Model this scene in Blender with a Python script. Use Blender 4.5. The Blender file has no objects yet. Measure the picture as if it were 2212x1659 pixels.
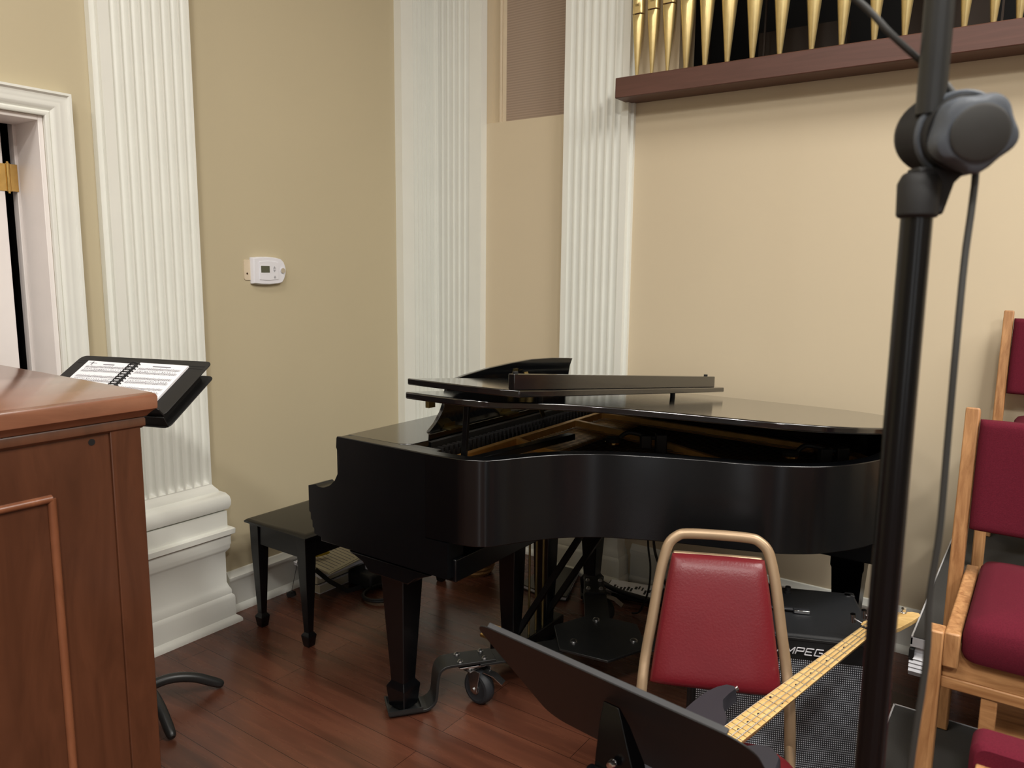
import bpy, math, random, bmesh
from mathutils import Vector, Matrix, Euler
random.seed(7)
col = bpy.context.scene.collection
PI = math.pi
R = math.radians
MW = {}          # world matrix of every root

# ------------------------------------------------------------------ materials
def _nt(name):
    m = bpy.data.materials.new(name); m.use_nodes = True
    nt = m.node_tree; b = nt.nodes['Principled BSDF']
    return m, nt, b
def lin(c):
    return tuple((x/12.92 if x <= .04045 else ((x+.055)/1.055)**2.4) for x in c)
def s255(r, g, b): return lin((r/255, g/255, b/255))
def node(nt, t, **kw):
    n = nt.nodes.new(t)
    for k, v in kw.items():
        if k in n.inputs: n.inputs[k].default_value = v
        else: setattr(n, k, v)
    return n
def coords(nt, scale=(1, 1, 1), rot=(0, 0, 0)):
    tc = node(nt, 'ShaderNodeTexCoord'); mp = node(nt, 'ShaderNodeMapping')
    mp.inputs['Scale'].default_value = scale; mp.inputs['Rotation'].default_value = rot
    nt.links.new(tc.outputs['Object'], mp.inputs['Vector']); return mp.outputs['Vector']
def ramp(nt, fac, c0, c1, p0=.3, p1=.7):
    r = node(nt, 'ShaderNodeValToRGB'); e = r.color_ramp.elements
    e[0].position = p0; e[0].color = (*c0, 1); e[1].position = p1; e[1].color = (*c1, 1)
    nt.links.new(fac, r.inputs['Fac']); return r.outputs['Color']
def plain(name, c, rough=.5, metal=0, var=.06, scale=8, bump=0, bscale=200, coat=0, spec=.5, sheen=0):
    m, nt, b = _nt(name)
    v = coords(nt)
    nz = node(nt, 'ShaderNodeTexNoise'); nz.inputs['Scale'].default_value = scale; nz.inputs['Detail'].default_value = 4
    nt.links.new(v, nz.inputs['Vector'])
    c0 = tuple(x*(1-var) for x in c); c1 = tuple(min(1, x*(1+var)) for x in c)
    nt.links.new(ramp(nt, nz.outputs['Fac'], c0, c1), b.inputs['Base Color'])
    b.inputs['Roughness'].default_value = rough; b.inputs['Metallic'].default_value = metal
    b.inputs['Specular IOR Level'].default_value = spec
    if coat: b.inputs['Coat Weight'].default_value = coat; b.inputs['Coat Roughness'].default_value = .08
    if sheen: b.inputs['Sheen Weight'].default_value = sheen
    if bump:
        n2 = node(nt, 'ShaderNodeTexNoise'); n2.inputs['Scale'].default_value = bscale; n2.inputs['Detail'].default_value = 3
        nt.links.new(v, n2.inputs['Vector'])
        bp = node(nt, 'ShaderNodeBump'); bp.inputs['Strength'].default_value = bump; bp.inputs['Distance'].default_value = .002
        nt.links.new(n2.outputs['Fac'], bp.inputs['Height']); nt.links.new(bp.outputs['Normal'], b.inputs['Normal'])
    return m
def wood(name, c0, c1, scale=(3, 40, 40), rough=.35, coat=0, bump=.15, p0=.3, p1=.7, dist=1.5):
    m, nt, b = _nt(name)
    v = coords(nt, scale)
    nz = node(nt, 'ShaderNodeTexNoise'); nz.inputs['Scale'].default_value = 1; nz.inputs['Detail'].default_value = 7
    nz.inputs['Roughness'].default_value = .6; nz.inputs['Distortion'].default_value = dist
    nt.links.new(v, nz.inputs['Vector'])
    nt.links.new(ramp(nt, nz.outputs['Fac'], c0, c1, p0, p1), b.inputs['Base Color'])
    b.inputs['Roughness'].default_value = rough
    if coat: b.inputs['Coat Weight'].default_value = coat; b.inputs['Coat Roughness'].default_value = .15
    bp = node(nt, 'ShaderNodeBump'); bp.inputs['Strength'].default_value = bump; bp.inputs['Distance'].default_value = .001
    nt.links.new(nz.outputs['Fac'], bp.inputs['Height']); nt.links.new(bp.outputs['Normal'], b.inputs['Normal'])
    return m

M = {}
M['wall_l'] = plain('wall_khaki_paint', s255(190, 178, 148), .75, var=.02, scale=1.2, bump=.05, bscale=300)
M['wall_r'] = plain('wall_cream_paint', s255(208, 193, 165), .75, var=.02, scale=1.0, bump=.05, bscale=300)
M['wall_dim'] = plain('dimmed_unseen_wall', s255(120, 110, 96), .8)  # unseen walls, colour darkened so the piano reflects a dim room
M['ceil'] = plain('ceiling_paint', s255(235, 230, 218), .9)
M['trim'] = plain('white_trim_paint', s255(230, 231, 223), .38, var=.015, scale=6, bump=.04, bscale=60)
M['door'] = plain('door_paint', s255(232, 226, 222), .4, var=.02)
M['black'] = plain('black_satin_lacquer', s255(7, 8, 10), .26, var=.15, scale=5, spec=.4)
def satin():
    m = plain('black_satin_rim', s255(5, 6, 8), .23, var=.1, scale=5, spec=.55); nt = m.node_tree; b = nt.nodes['Principled BSDF']
    b.inputs['Anisotropic'].default_value = .85
    tg = node(nt, 'ShaderNodeTangent'); tg.direction_type = 'RADIAL'; tg.axis = 'Z'; nt.links.new(tg.outputs[0], b.inputs['Tangent']); b.inputs['Anisotropic Rotation'].default_value = .25
    return m
M['rim'] = satin()
M['blackgloss'] = plain('black_polished_lacquer', s255(14, 15, 17), .13, var=.1, scale=5, spec=.9, coat=.5)
M['blackmatte'] = plain('black_matte', s255(18, 18, 19), .6, var=.2, scale=30)
M['dark'] = plain('dark_void', s255(10, 9, 8), .9)  # near-black colour stands in for the darkness of unlit spaces
M['blackmetal'] = plain('black_powder_coat', s255(30, 31, 31), .38, var=.1, scale=40, bump=.05, bscale=500)
M['standblack'] = plain('stand_black_paint', s255(15, 14, 14), .52, var=.12, scale=25, bump=.05, bscale=500)
M['rubber'] = plain('rubber', s255(34, 36, 40), .6, var=.2, scale=60)
M['steel'] = plain('zinc_steel', s255(190, 190, 190), .3, 1, var=.1, scale=60)
M['chrome'] = plain('chrome', s255(220, 220, 222), .12, 1, var=.02)
M['brass'] = plain('brass', s255(222, 184, 112), .25, 1, var=.08, scale=40)
M['oldbrass'] = plain('dull_brass', s255(150, 135, 90), .4, 1, var=.1, scale=40)
M['pipe'] = plain('organ_pipe_gold', s255(222, 200, 142), .34, .75, var=.05, scale=30, bump=.02)
M['pipedark'] = plain('pipe_mouth_shadow', s255(60, 35, 15), .7)
M['plate'] = plain('gold_iron_plate', s255(205, 160, 92), .42, .3, var=.12, scale=20, bump=.05)
M['strings'] = plain('piano_wire', s255(150, 140, 125), .35, .9)
M['copper'] = plain('copper_strings', s255(150, 90, 55), .4, .9)
M['soundboard'] = wood('soundboard_wood', s255(70, 42, 24), s255(98, 62, 34), (4, 60, 60), .4)
M['felt'] = plain('damper_felt', s255(22, 20, 20), .9)
M['white'] = plain('white_plastic', s255(226, 226, 232), .35, var=.01)
M['lcd'] = plain('lcd_grey', s255(84, 86, 70), .2, var=.03)
M['ivory'] = plain('ivory_plastic', s255(212, 196, 170), .5)
M['paper'] = plain('white_paper', s255(240, 240, 245), .6, var=.01)
M['creampaper'] = plain('cream_paper', s255(205, 198, 175), .7, var=.06, scale=20)
M['ink'] = plain('printed_ink', s255(105, 105, 112), .7)
M['buttongrey'] = plain('button_grey', s255(168, 168, 174), .5)
M['inkdark'] = plain('printed_ink_dark', s255(35, 35, 40), .7)
M['yellow'] = plain('yellow_plastic', s255(200, 170, 40), .5)
M['teal'] = plain('teal_cover', s255(55, 100, 110), .5)
M['navy'] = plain('navy_cover', s255(18, 22, 34), .5)
M['greyboard'] = plain('grey_board', s255(66, 66, 64), .35, var=.08, scale=15)
M['amp'] = plain('black_tolex', s255(27, 29, 32), .55, var=.15, scale=200, bump=.5, bscale=700)
M['vinyl'] = plain('red_vinyl', s255(104, 22, 31), .36, var=.08, scale=5, bump=.25, bscale=160, spec=.5)
M['champagne'] = plain('champagne_metal_frame', s255(160, 136, 108), .36, .45, var=.06, scale=20)
M['fabric'] = plain('burgundy_fabric', s255(92, 22, 38), .95, var=.15, scale=400, bump=.5, bscale=900, spec=.2)
M['riser'] = plain('riser_carpet', s255(52, 51, 49), .85, var=.12, scale=300, bump=.3, bscale=800)
M['alu'] = plain('aluminium_frame', s255(200, 202, 208), .4, .35, var=.05, scale=30)
M['bassblack'] = plain('dark_grey_body_lacquer', s255(52, 52, 58), .35, var=.05)
M['knob'] = plain('blue_grey_plastic', s255(74, 80, 88), .55, var=.05)
M['bracketblack'] = plain('bracket_black', s255(6, 6, 7), .22, spec=.3)
M['edgegrey'] = plain('edge_highlight_grey', s255(56, 57, 60), .5)  # grey stands in for the highlight along the desk's top edge
M['knobdark'] = plain('dark_grey_plastic', s255(48, 48, 46), .6, var=.05)
M['wicker'] = wood('wicker', s255(110, 78, 42), s255(170, 128, 75), (60, 60, 90), .6, bump=.6)
M['oak'] = wood('honey_oak', s255(142, 96, 58), s255(196, 148, 100), (60, 60, 6), .42, bump=.12, dist=.8)
M['oakh'] = wood('honey_oak_rail', s255(142, 96, 58), s255(196, 148, 100), (6, 60, 60), .42, bump=.12, dist=.8)
M['lectern'] = wood('lectern_cherry', s255(70, 40, 25), s255(94, 56, 37), (9, 14, 2.2), .3, bump=.04, coat=.2, p0=.25, p1=.75)
M['lecterntop'] = wood('lectern_top_cherry', s255(112, 70, 50), s255(142, 94, 70), (14, 2, 9), .22, bump=.02, coat=.6)  # lighter than the cabinet: reflections put into the colour
M['shelf'] = wood('mahogany_shelf', s255(82, 52, 43), s255(96, 62, 52), (2, 30, 30), .45, bump=.03)
M['maple'] = wood('lacquered_maple', s255(214, 174, 108), s255(238, 204, 140), (10, 60, 60), .25, bump=.03, coat=.4)
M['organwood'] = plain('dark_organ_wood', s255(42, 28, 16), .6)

# floor: planks running along X
def floor_mat():
    m, nt, b = _nt('red_brown_plank_floor')
    v = coords(nt)
    br = node(nt, 'ShaderNodeTexBrick'); br.offset = .37; br.offset_frequency = 2
    br.inputs['Scale'].default_value = 1; br.inputs['Brick Width'].default_value = 1.15; br.inputs['Row Height'].default_value = .132
    br.inputs['Mortar Size'].default_value = .0011; br.inputs['Mortar Smooth'].default_value = .3; br.inputs['Bias'].default_value = 0
    br.inputs['Color1'].default_value = (.25, .25, .25, 1); br.inputs['Color2'].default_value = (.85, .85, .85, 1); br.inputs['Mortar'].default_value = (0, 0, 0, 1)
    nt.links.new(v, br.inputs['Vector'])
    v2 = coords(nt, (2.2, 26, 1))
    nz = node(nt, 'ShaderNodeTexNoise'); nz.inputs['Scale'].default_value = 1; nz.inputs['Detail'].default_value = 6; nz.inputs['Distortion'].default_value = .8
    nt.links.new(v2, nz.inputs['Vector'])
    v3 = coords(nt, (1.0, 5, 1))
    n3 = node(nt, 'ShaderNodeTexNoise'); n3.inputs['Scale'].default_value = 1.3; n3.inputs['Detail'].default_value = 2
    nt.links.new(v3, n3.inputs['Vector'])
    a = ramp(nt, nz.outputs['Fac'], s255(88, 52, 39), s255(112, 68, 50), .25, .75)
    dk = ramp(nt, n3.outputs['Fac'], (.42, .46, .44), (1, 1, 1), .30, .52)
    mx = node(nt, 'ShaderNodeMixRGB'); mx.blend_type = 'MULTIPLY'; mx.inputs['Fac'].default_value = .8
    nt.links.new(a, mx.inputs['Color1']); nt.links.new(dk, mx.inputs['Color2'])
    pl = ramp(nt, br.outputs['Color'], (.74, .72, .72), (1.0, 1.0, 1.0), .2, .9)
    mx2 = node(nt, 'ShaderNodeMixRGB'); mx2.blend_type = 'MULTIPLY'; mx2.inputs['Fac'].default_value = 1
    nt.links.new(mx.outputs['Color'], mx2.inputs['Color1']); nt.links.new(pl, mx2.inputs['Color2'])
    mx3 = node(nt, 'ShaderNodeMixRGB'); mx3.inputs['Color2'].default_value = (*s255(38, 20, 14), 1)
    nt.links.new(br.outputs['Fac'], mx3.inputs['Fac']); nt.links.new(mx2.outputs['Color'], mx3.inputs['Color1'])
    nt.links.new(mx3.outputs['Color'], b.inputs['Base Color'])
    rr = node(nt, 'ShaderNodeMapRange'); rr.inputs['To Min'].default_value = .2; rr.inputs['To Max'].default_value = .33
    nt.links.new(nz.outputs['Fac'], rr.inputs['Value']); nt.links.new(rr.outputs['Result'], b.inputs['Roughness'])
    bp = node(nt, 'ShaderNodeBump'); bp.inputs['Strength'].default_value = .25; bp.inputs['Distance'].default_value = .001; bp.invert = True
    nt.links.new(br.outputs['Fac'], bp.inputs['Height']); nt.links.new(bp.outputs['Normal'], b.inputs['Normal'])
    return m
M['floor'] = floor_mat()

def grille_cloth():
    m, nt, b = _nt('silver_dotted_grille_cloth')
    v = coords(nt)
    sep = node(nt, 'ShaderNodeSeparateXYZ'); nt.links.new(v, sep.inputs[0])
    def tri(out, per):
        a = node(nt, 'ShaderNodeMath'); a.operation = 'MULTIPLY'; a.inputs[1].default_value = 1/per; nt.links.new(out, a.inputs[0])
        f = node(nt, 'ShaderNodeMath'); f.operation = 'FRACT'; nt.links.new(a.outputs[0], f.inputs[0])
        s = node(nt, 'ShaderNodeMath'); s.operation = 'SUBTRACT'; s.inputs[1].default_value = .5; nt.links.new(f.outputs[0], s.inputs[0])
        ab = node(nt, 'ShaderNodeMath'); ab.operation = 'ABSOLUTE'; nt.links.new(s.outputs[0], ab.inputs[0]); return ab.outputs[0]
    tx = tri(sep.outputs['X'], .0056); tz = tri(sep.outputs['Z'], .0070)
    mx = node(nt, 'ShaderNodeMath'); mx.operation = 'MAXIMUM'; nt.links.new(tx, mx.inputs[0]); nt.links.new(tz, mx.inputs[1])
    c = ramp(nt, mx.outputs[0], s255(235, 240, 248), s255(24, 28, 36), .14, .34)
    nt.links.new(c, b.inputs['Base Color']); b.inputs['Roughness'].default_value = .6
    return m
M['grille'] = grille_cloth()
def louvre_mat():
    m, nt, b = _nt('brown_ribbed_screen')
    v = coords(nt)
    w = node(nt, 'ShaderNodeTexWave'); w.bands_direction = 'Z'; w.inputs['Scale'].default_value = 24; w.inputs['Distortion'].default_value = .3
    nt.links.new(v, w.inputs['Vector'])
    nt.links.new(ramp(nt, w.outputs['Fac'], s255(150, 132, 116), s255(164, 145, 128), .2, .8), b.inputs['Base Color'])
    b.inputs['Roughness'].default_value = .85; return m
M['louvre'] = louvre_mat()

# ------------------------------------------------------------------ mesh helpers
class MB:
    def __init__(s): s.v = []; s.f = []
    def add(s, vs, fs, m=None):
        o = len(s.v)
        s.v += [(m @ Vector(p)) if m else Vector(p) for p in vs]; s.f += [[i+o for i in f] for f in fs]; return s
    def box(s, x0, x1, y0, y1, z0, z1, m=None):
        vs = [(x, y, z) for z in (z0, z1) for y in (y0, y1) for x in (x0, x1)]
        return s.add(vs, [(0, 2, 3, 1), (4, 5, 7, 6), (0, 1, 5, 4), (2, 6, 7, 3), (0, 4, 6, 2), (1, 3, 7, 5)], m)
    def loft(s, rings, caps=True, closed=True, m=None):
        n = len(rings[0]); vs = [p for r in rings for p in r]; fs = []
        for k in range(len(rings)-1):
            for i in range(n if closed else n-1):
                j = (i+1) % n; fs.append((k*n+i, k*n+j, (k+1)*n+j, (k+1)*n+i))
        if caps and closed: fs += [tuple(range(n))[::-1], tuple(range((len(rings)-1)*n, len(rings)*n))]
        return s.add(vs, fs, m)
    def prism(s, poly, axis, a, b, m=None):        # poly in the two other axes
        def mk(t):
            if axis == 'x': return [(t, p, q) for p, q in poly]
            if axis == 'y': return [(p, t, q) for p, q in poly]
            return [(p, q, t) for p, q in poly]
        return s.loft([mk(a), mk(b)], m=m)
    def cyl(s, p0, p1, r0, r1=None, n=20, m=None):
        return s.tube([p0, p1], [r0, r0 if r1 is None else r1], n, m)
    def tube(s, pts, r, n=12, m=None, flat=1.0, up=None):
        pts = [Vector(p) for p in pts]; rs = r if isinstance(r, (list, tuple)) else [r]*len(pts)
        rings = []; prev = Vector(up) if up else None
        for i, p in enumerate(pts):
            t = (pts[min(i+1, len(pts)-1)]-pts[max(i-1, 0)]).normalized()
            if prev is None: prev = Vector((0, 0, 1)) if abs(t.z) < .9 else Vector((1, 0, 0))
            a = (prev-t*prev.dot(t))
            if a.length < 1e-5: a = t.orthogonal()
            a.normalize(); b = t.cross(a); prev = a
            rings.append([p+(a*math.cos(2*PI*k/n)*flat+b*math.sin(2*PI*k/n))*rs[i] for k in range(n)])
        return s.loft(rings, m=m)
    def strip(s, pts, w, t, up, m=None):             # rectangular section swept; up ~ normal of the flat side
        pts = [Vector(p) for p in pts]; rings = []
        for i, p in enumerate(pts):
            tt = (pts[min(i+1, len(pts)-1)]-pts[max(i-1, 0)]).normalized(); u = Vector(up)
            side = tt.cross(u).normalized(); nn = side.cross(tt).normalized()
            rings.append([p+side*w/2*a+nn*t/2*b for a, b in ((-1, -1), (1, -1), (1, 1), (-1, 1))])
        return s.loft(rings, m=m)
    def lathe(s, prof, c=(0, 0, 0), n=28, m=None):
        rings = [[(c[0]+r*math.cos(2*PI*k/n), c[1]+r*math.sin(2*PI*k/n), c[2]+z) for k in range(n)] for r, z in prof]
        return s.loft(rings, m=m)
    def mark(s):
        if not hasattr(s, 'marks'): s.marks = []
        s.marks.append((len(s.v), len(s.f)))
    def build_each(s, name, mat, parent=None, **kw):
        """every marked piece becomes a mesh object of its own"""
        out = []; a, b = 0, 0
        for (c, d) in s.marks:
            m = MB(); m.v = s.v[a:c]; m.f = [[i-a for i in f] for f in s.f[b:d]]; a, b = c, d
            if m.f: out.append(m.build(name, mat, parent, **kw))
        return out
    def build(s, name, mat, parent=None, world=True, bevel=0, seg=2, flat=False, sub=0, angle=38):
        me = bpy.data.meshes.new(name)
        vs = s.v; mw = None
        if parent is not None:
            if world and parent.name in MW:
                inv = MW[parent.name].inverted(); vs = [inv @ p for p in vs]
        o = bpy.data.objects.new(name, me)
        off = Vector((0, 0, 0))
        if parent is None:
            xs = [p.x for p in vs]; ys = [p.y for p in vs]; zs = [p.z for p in vs]
            off = Vector(((min(xs)+max(xs))/2, (min(ys)+max(ys))/2, min(zs)))
            if name.startswith(('floor', 'wall', 'ceiling')): off = Vector((0, 0, 0))
            vs = [p-off for p in vs]
        me.from_pydata([tuple(p) for p in vs], [], s.f); me.update()
        bm = bmesh.new(); bm.from_mesh(me); bmesh.ops.delete(bm, geom=[v for v in bm.verts if not v.link_faces], context='VERTS'); bmesh.ops.recalc_face_normals(bm, faces=bm.faces); bm.to_mesh(me); bm.free()
        me.materials.append(mat)
        col.objects.link(o); o.location = off
        if parent is not None:
            o.parent = parent; MW[o.name] = MW.get(parent.name, Matrix())
        else: MW[o.name] = Matrix.Translation(off)
        if not flat:
            me.shade_smooth(); me.set_sharp_from_angle(angle=R(angle))
        if bevel:
            b = o.modifiers.new('bevel', 'BEVEL'); b.width = bevel; b.segments = seg; b.limit_method = 'ANGLE'; b.angle_limit = R(40); b.harden_normals = False
        if sub:
            b = o.modifiers.new('sub', 'SUBSURF'); b.levels = sub; b.render_levels = sub
        return o
def tag(o, label=None, cat=None, group=None, kind=None):
    if label: o['label'] = label
    if cat: o['category'] = cat
    if group: o['group'] = group
    if kind: o['kind'] = kind
    return o
def thing(name, label, cat, loc=(0, 0, 0), rz=0, group=None):
    o = bpy.data.objects.new(name, None); col.objects.link(o); o.empty_display_size = .1
    o.location = loc; o.rotation_euler = (0, 0, rz)
    MW[o.name] = Matrix.Translation(Vector(loc)) @ Matrix.Rotation(rz, 4, 'Z')
    return tag(o, label, cat, group)
def pillow(mb, fn, N=18, p=4.0, th=.5, back=.35, m=None, ck=.045):
    """domed cushion: fn(u, v, h) -> point, u and v in -1..1, h height factor"""
    def hh(a, b): return max(0, (1-abs(a)**p))**.42*max(0, (1-abs(b)**p))**.42
    top = []; bot = []
    g = [math.sin(PI/2*(2*i/N-1)) for i in range(N+1)]
    for j in range(N+1):
        for i in range(N+1):
            a, b = g[i], g[j]; k = 1-ck*(a*a*b*b)**1.5
            top.append(fn(a*k, b*k, hh(a, b))); bot.append(fn(a*k, b*k, -back*hh(a, b)))
    n = N+1; fs = []
    for j in range(N):
        for i in range(N): fs.append((j*n+i, j*n+i+1, (j+1)*n+i+1, (j+1)*n+i))
    o = len(top); fs2 = [tuple(o+q for q in f[::-1]) for f in fs]
    # border vertices coincide (h = 0), weld by index
    mp = {}
    for j in range(n):
        for i in range(n):
            if i in (0, N) or j in (0, N): mp[o+j*n+i] = j*n+i
    fs2 = [tuple(mp.get(q, q) for q in f) for f in fs2]
    mb.add(top+bot, fs+fs2, m)
def struct(o): o['kind'] = 'structure'; return o
def copy_tree(o, parent=None):
    c = o.copy(); col.objects.link(c)
    if parent is not None: c.parent = parent
    MW[c.name] = MW[o.name]
    for ch in [x for x in bpy.data.objects if x.parent == o]: copy_tree(ch, c)
    return c
def arc(cx, cy, r, a0, a1, n):
    return [(cx+r*math.cos(R(a0+(a1-a0)*k/n)), cy+r*math.sin(R(a0+(a1-a0)*k/n))) for k in range(n+1)]
def rrect(x0, x1, y0, y1, r, n=6):
    return arc(x1-r, y0+r, r, -90, 0, n)+arc(x1-r, y1-r, r, 0, 90, n)+arc(x0+r, y1-r, r, 90, 180, n)+arc(x0+r, y0+r, r, 180, 270, n)
def smooth(pts, n=6):                                 # Catmull-Rom through points
    P = [Vector(p) for p in pts]; out = []
    for i in range(len(P)-1):
        a = P[max(i-1, 0)]; b = P[i]; c = P[i+1]; d = P[min(i+2, len(P)-1)]
        for k in range(n):
            t = k/n
            out.append(.5*((2*b)+(c-a)*t+(2*a-5*b+4*c-d)*t*t+(3*b-a-3*c+d)*t**3))
    out.append(P[-1]); return out
def frame(o, x, y, z=None):                           # matrix from origin + two axes
    x = Vector(x).normalized(); y = Vector(y).normalized(); z = Vector(z).normalized() if z else x.cross(y).normalized()
    m = Matrix((x, y, z)).transposed().to_4x4(); m.translation = Vector(o); return m

XL, YR, TOP = -2.958, 3.42, 4.3
# ================================================================== SETTING
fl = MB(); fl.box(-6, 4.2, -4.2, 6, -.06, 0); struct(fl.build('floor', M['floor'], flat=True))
ce = MB(); ce.box(-3.4, 4.2, -4.2, 3.9, TOP, TOP+.06); struct(ce.build('ceiling', M['ceil'], flat=True))
# left wall with door opening y .42..1.335, z<2.075
w = MB()
w.box(XL-.17, XL, 1.335, YR+.2, 0, TOP); w.box(XL-.17, XL, -4.2, .42, 0, TOP); w.box(XL-.17, XL, .42, 1.335, 2.075, TOP)
struct(w.build('wall_left', M['wall_l'], flat=True))
# right/organ wall: opening for the organ x>-1.5, z>2.43 ; recess x -2.597..-2.105 z>2.333
w = MB(); T = .17
w.box(XL-.17, -2.597, YR, YR+T, 0, TOP); w.box(-2.597, -2.105, YR, YR+T, 0, 2.333); w.box(-2.105, -1.5, YR, YR+T, 0, TOP)
w.box(-2.597, -2.105, YR+.07, YR+T, 2.333, TOP)
w.box(-1.5, 3.2, YR, YR+T, 0, 2.40); w.box(3.2, 4.2, YR, YR+T, 0, TOP); w.box(-1.5, 3.2, YR, YR+T, 3.9, TOP)
struct(w.build('wall_right', M['wall_r'], flat=True))
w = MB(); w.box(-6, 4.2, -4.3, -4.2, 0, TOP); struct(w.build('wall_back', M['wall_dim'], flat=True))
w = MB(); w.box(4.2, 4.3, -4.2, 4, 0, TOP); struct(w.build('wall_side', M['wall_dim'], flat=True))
# organ chamber
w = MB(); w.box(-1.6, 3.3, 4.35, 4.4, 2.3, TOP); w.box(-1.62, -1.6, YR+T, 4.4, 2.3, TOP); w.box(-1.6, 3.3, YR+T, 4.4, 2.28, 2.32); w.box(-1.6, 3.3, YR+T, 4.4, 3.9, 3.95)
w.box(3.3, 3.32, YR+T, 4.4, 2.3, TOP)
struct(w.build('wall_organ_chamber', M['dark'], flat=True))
# side return walls inside chamber (pale strip behind first pipes) + dim timbers
w = MB()
for x0, x1, z1 in ((-1.25, -.86, 2.66), (-.62, -.3, 2.72), (.1, .7, 2.7)): w.box(x0, x1, 3.75, 3.8, 2.33, z1)
w.box(-1.47, .8, 3.65, 3.82, 2.325, 2.345)
for x in (-1.46, -1.2, -.86, -.62, -.28, .1, .5): w.box(x, x+.008, 3.66, 3.67, 2.33, 3.88)
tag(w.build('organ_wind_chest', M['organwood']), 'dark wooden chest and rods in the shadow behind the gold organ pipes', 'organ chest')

# screen in recess
g = thing('ribbed_screen', 'brown ribbed sound screen in the tall wall recess between the corner pilasters', 'screen', (-2.3, YR+.06, 2.34))
m_ = MB(); m_.box(-2.500, -2.11, YR+.055, YR+.068, 2.334, 4.2); m_.build('screen_panel', M['louvre'], g)
m_ = MB(); m_.box(-2.545, -2.530, YR+.050, YR+.069, 2.334, 4.2); m_.box(-2.530, -2.500, YR+.056, YR+.069, 2.334, 4.2); m_.build('frame_strip', M['ivory'], g, bevel=.003)

# pilasters --------------------------------------------------------
def flute_profile(a0, a1, n, pitch, margin, depth=.021, seg=8):
    """list of (along, depth-in) along the face from a0 to a1"""
    pts = [(a0, 0)]; s0 = a0+margin
    for k in range(n):
        c = s0+pitch*(k+.5); r = pitch*.41
        pts.append((c-r, 0))
        for j in range(1, seg): t = j/seg*PI; pts.append((c-r*math.cos(t), -depth*math.sin(t)))
        pts.append((c+r, 0))
    pts.append((a1, 0)); return pts
LEV = [(.634, 0), (.636, .35), (.642, .7), (.652, .93), (.664, 1), (4.28, 1)]
def pil_shaft(mb, prof, plan):
    rings = [[(*plan(a, d*k), z) for a, d in prof] for z, k in LEV]
    mb.loft(rings, caps=True, closed=True)
BASE = [(.124, 0), (.124, .012), (.118, .022), (.104, .032), (.104, .112), (.101, .124), (.094, .132), (.094, .150), (.086, .166), (.080, .185), (.080, .322),
        (.086, .330), (.094, .342), (.095, .355), (.098, .362), (.098, .400), (.112, .408), (.113, .430), (.108, .434), (.090, .436), (.090, .510),
        (.080, .512), (.096, .520), (.103, .537), (.104, .556), (.100, .575), (.088, .592), (.070, .598), (.068, .606), (.058, .618), (.050, .630)]
def pil_on_left(y0, y1, n, pitch, margin, extra=None):
    mb = MB(); prof = [(y0, -.05)]+flute_profile(y0, y1, n, pitch, margin)+[(y1, -.05)]
    pil_shaft(mb, prof, lambda a, d: (XL+.05+max(d, -.05), a))
    return mb
# pilaster by the door
p = pil_on_left(1.525, 1.889, 8, .0398, .038)
p.box(XL, XL+.03, 1.505, 1.525, .6, 4.28)
p.box(XL, XL+.05, 1.525, 1.889, .55, .634)
p.loft([[(XL, 1.525-(d-.05)*1.0, z), (XL+d, 1.525-(d-.05), z), (XL+d, 1.889+(d-.05), z), (XL, 1.889+(d-.05), z)] for d, z in BASE])
struct(p.build('trim_1', M['trim'], bevel=0))
# corner pilaster, folded round the inner corner
p = MB()
prof = [(3.10, -.05)]+flute_profile(3.10, YR-.05, 5, .0335, .085)[:-1]
xface = XL+.05; yface = YR-.05
la = [(xface+max(d, -.05)*1, a) for a, d in prof]
lb = [(a, yface-max(d, -.05)*1) for a, d in flute_profile(xface, -2.59, 6, .0395, .005)]
plan = [(XL, 3.10)]
rings = []
for z, k in LEV:
    r1 = [(XL, 3.10, z)]+[(xface+d*k, a, z) for a, d in flute_profile(3.10, yface, 5, .0335, .085)]
    r2 = [(a, yface-d*k, z) for a, d in flute_profile(xface, -2.59, 6, .0395, .005)[1:]]
    rings.append(r1+r2+[(-2.59, YR, z), (XL, YR, z)])
p.loft(rings)
p.loft([[(XL, 3.10-(d-.05), z), (XL+d, 3.10-(d-.05), z), (XL+d, YR-d, z), (-2.59+(d-.05), YR-d, z), (-2.59+(d-.05), YR, z), (XL, YR, z)] for d, z in BASE])
struct(p.build('trim_2', M['trim']))
# pilaster at the end of the organ wall
p = MB()
fp = flute_profile(-2.075, -1.722, 7, .042, .028)
p.loft([[(-2.075, YR, z)]+[(a, yface-d*k, z) for a, d in fp]+[(-1.722, YR, z)] for z, k in LEV])
p.box(-1.722, -1.707, YR-.02, YR, .6, 4.28)
p.loft([[(-2.075-(d-.05), YR, z), (-2.075-(d-.05), YR-d, z), (-1.722+(d-.05), YR-d, z), (-1.722+(d-.05), YR, z)] for d, z in BASE])
struct(p.build('trim_3', M['trim']))

# baseboards -------------------------------------------------------
BB = [(0, 0), (.034, 0), (.034, .012), (.028, .024), (.018, .032), (.018, .140), (.022, .146), (.026, .156), (.026, .166), (.016, .176), (.010, .190), (0, .192)]
def bb_left(y0, y1): mb = MB(); mb.loft([[(XL+d, y, z) for d, z in BB] for y in (y0, y1)]); return mb
def bb_right(x0, x1): mb = MB(); mb.loft([[(x, YR-d, z) for d, z in BB] for x in (x0, x1)]); return mb
b_ = bb_left(1.97, 3.02); b_.v += []
struct(b_.build('baseboard_left', M['trim']))
b_ = bb_right(-1.648, 4.2); b2 = bb_right(-2.51, -2.15); b_.add(b2.v, b2.f)
struct(b_.build('baseboard_right', M['trim']))

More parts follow.
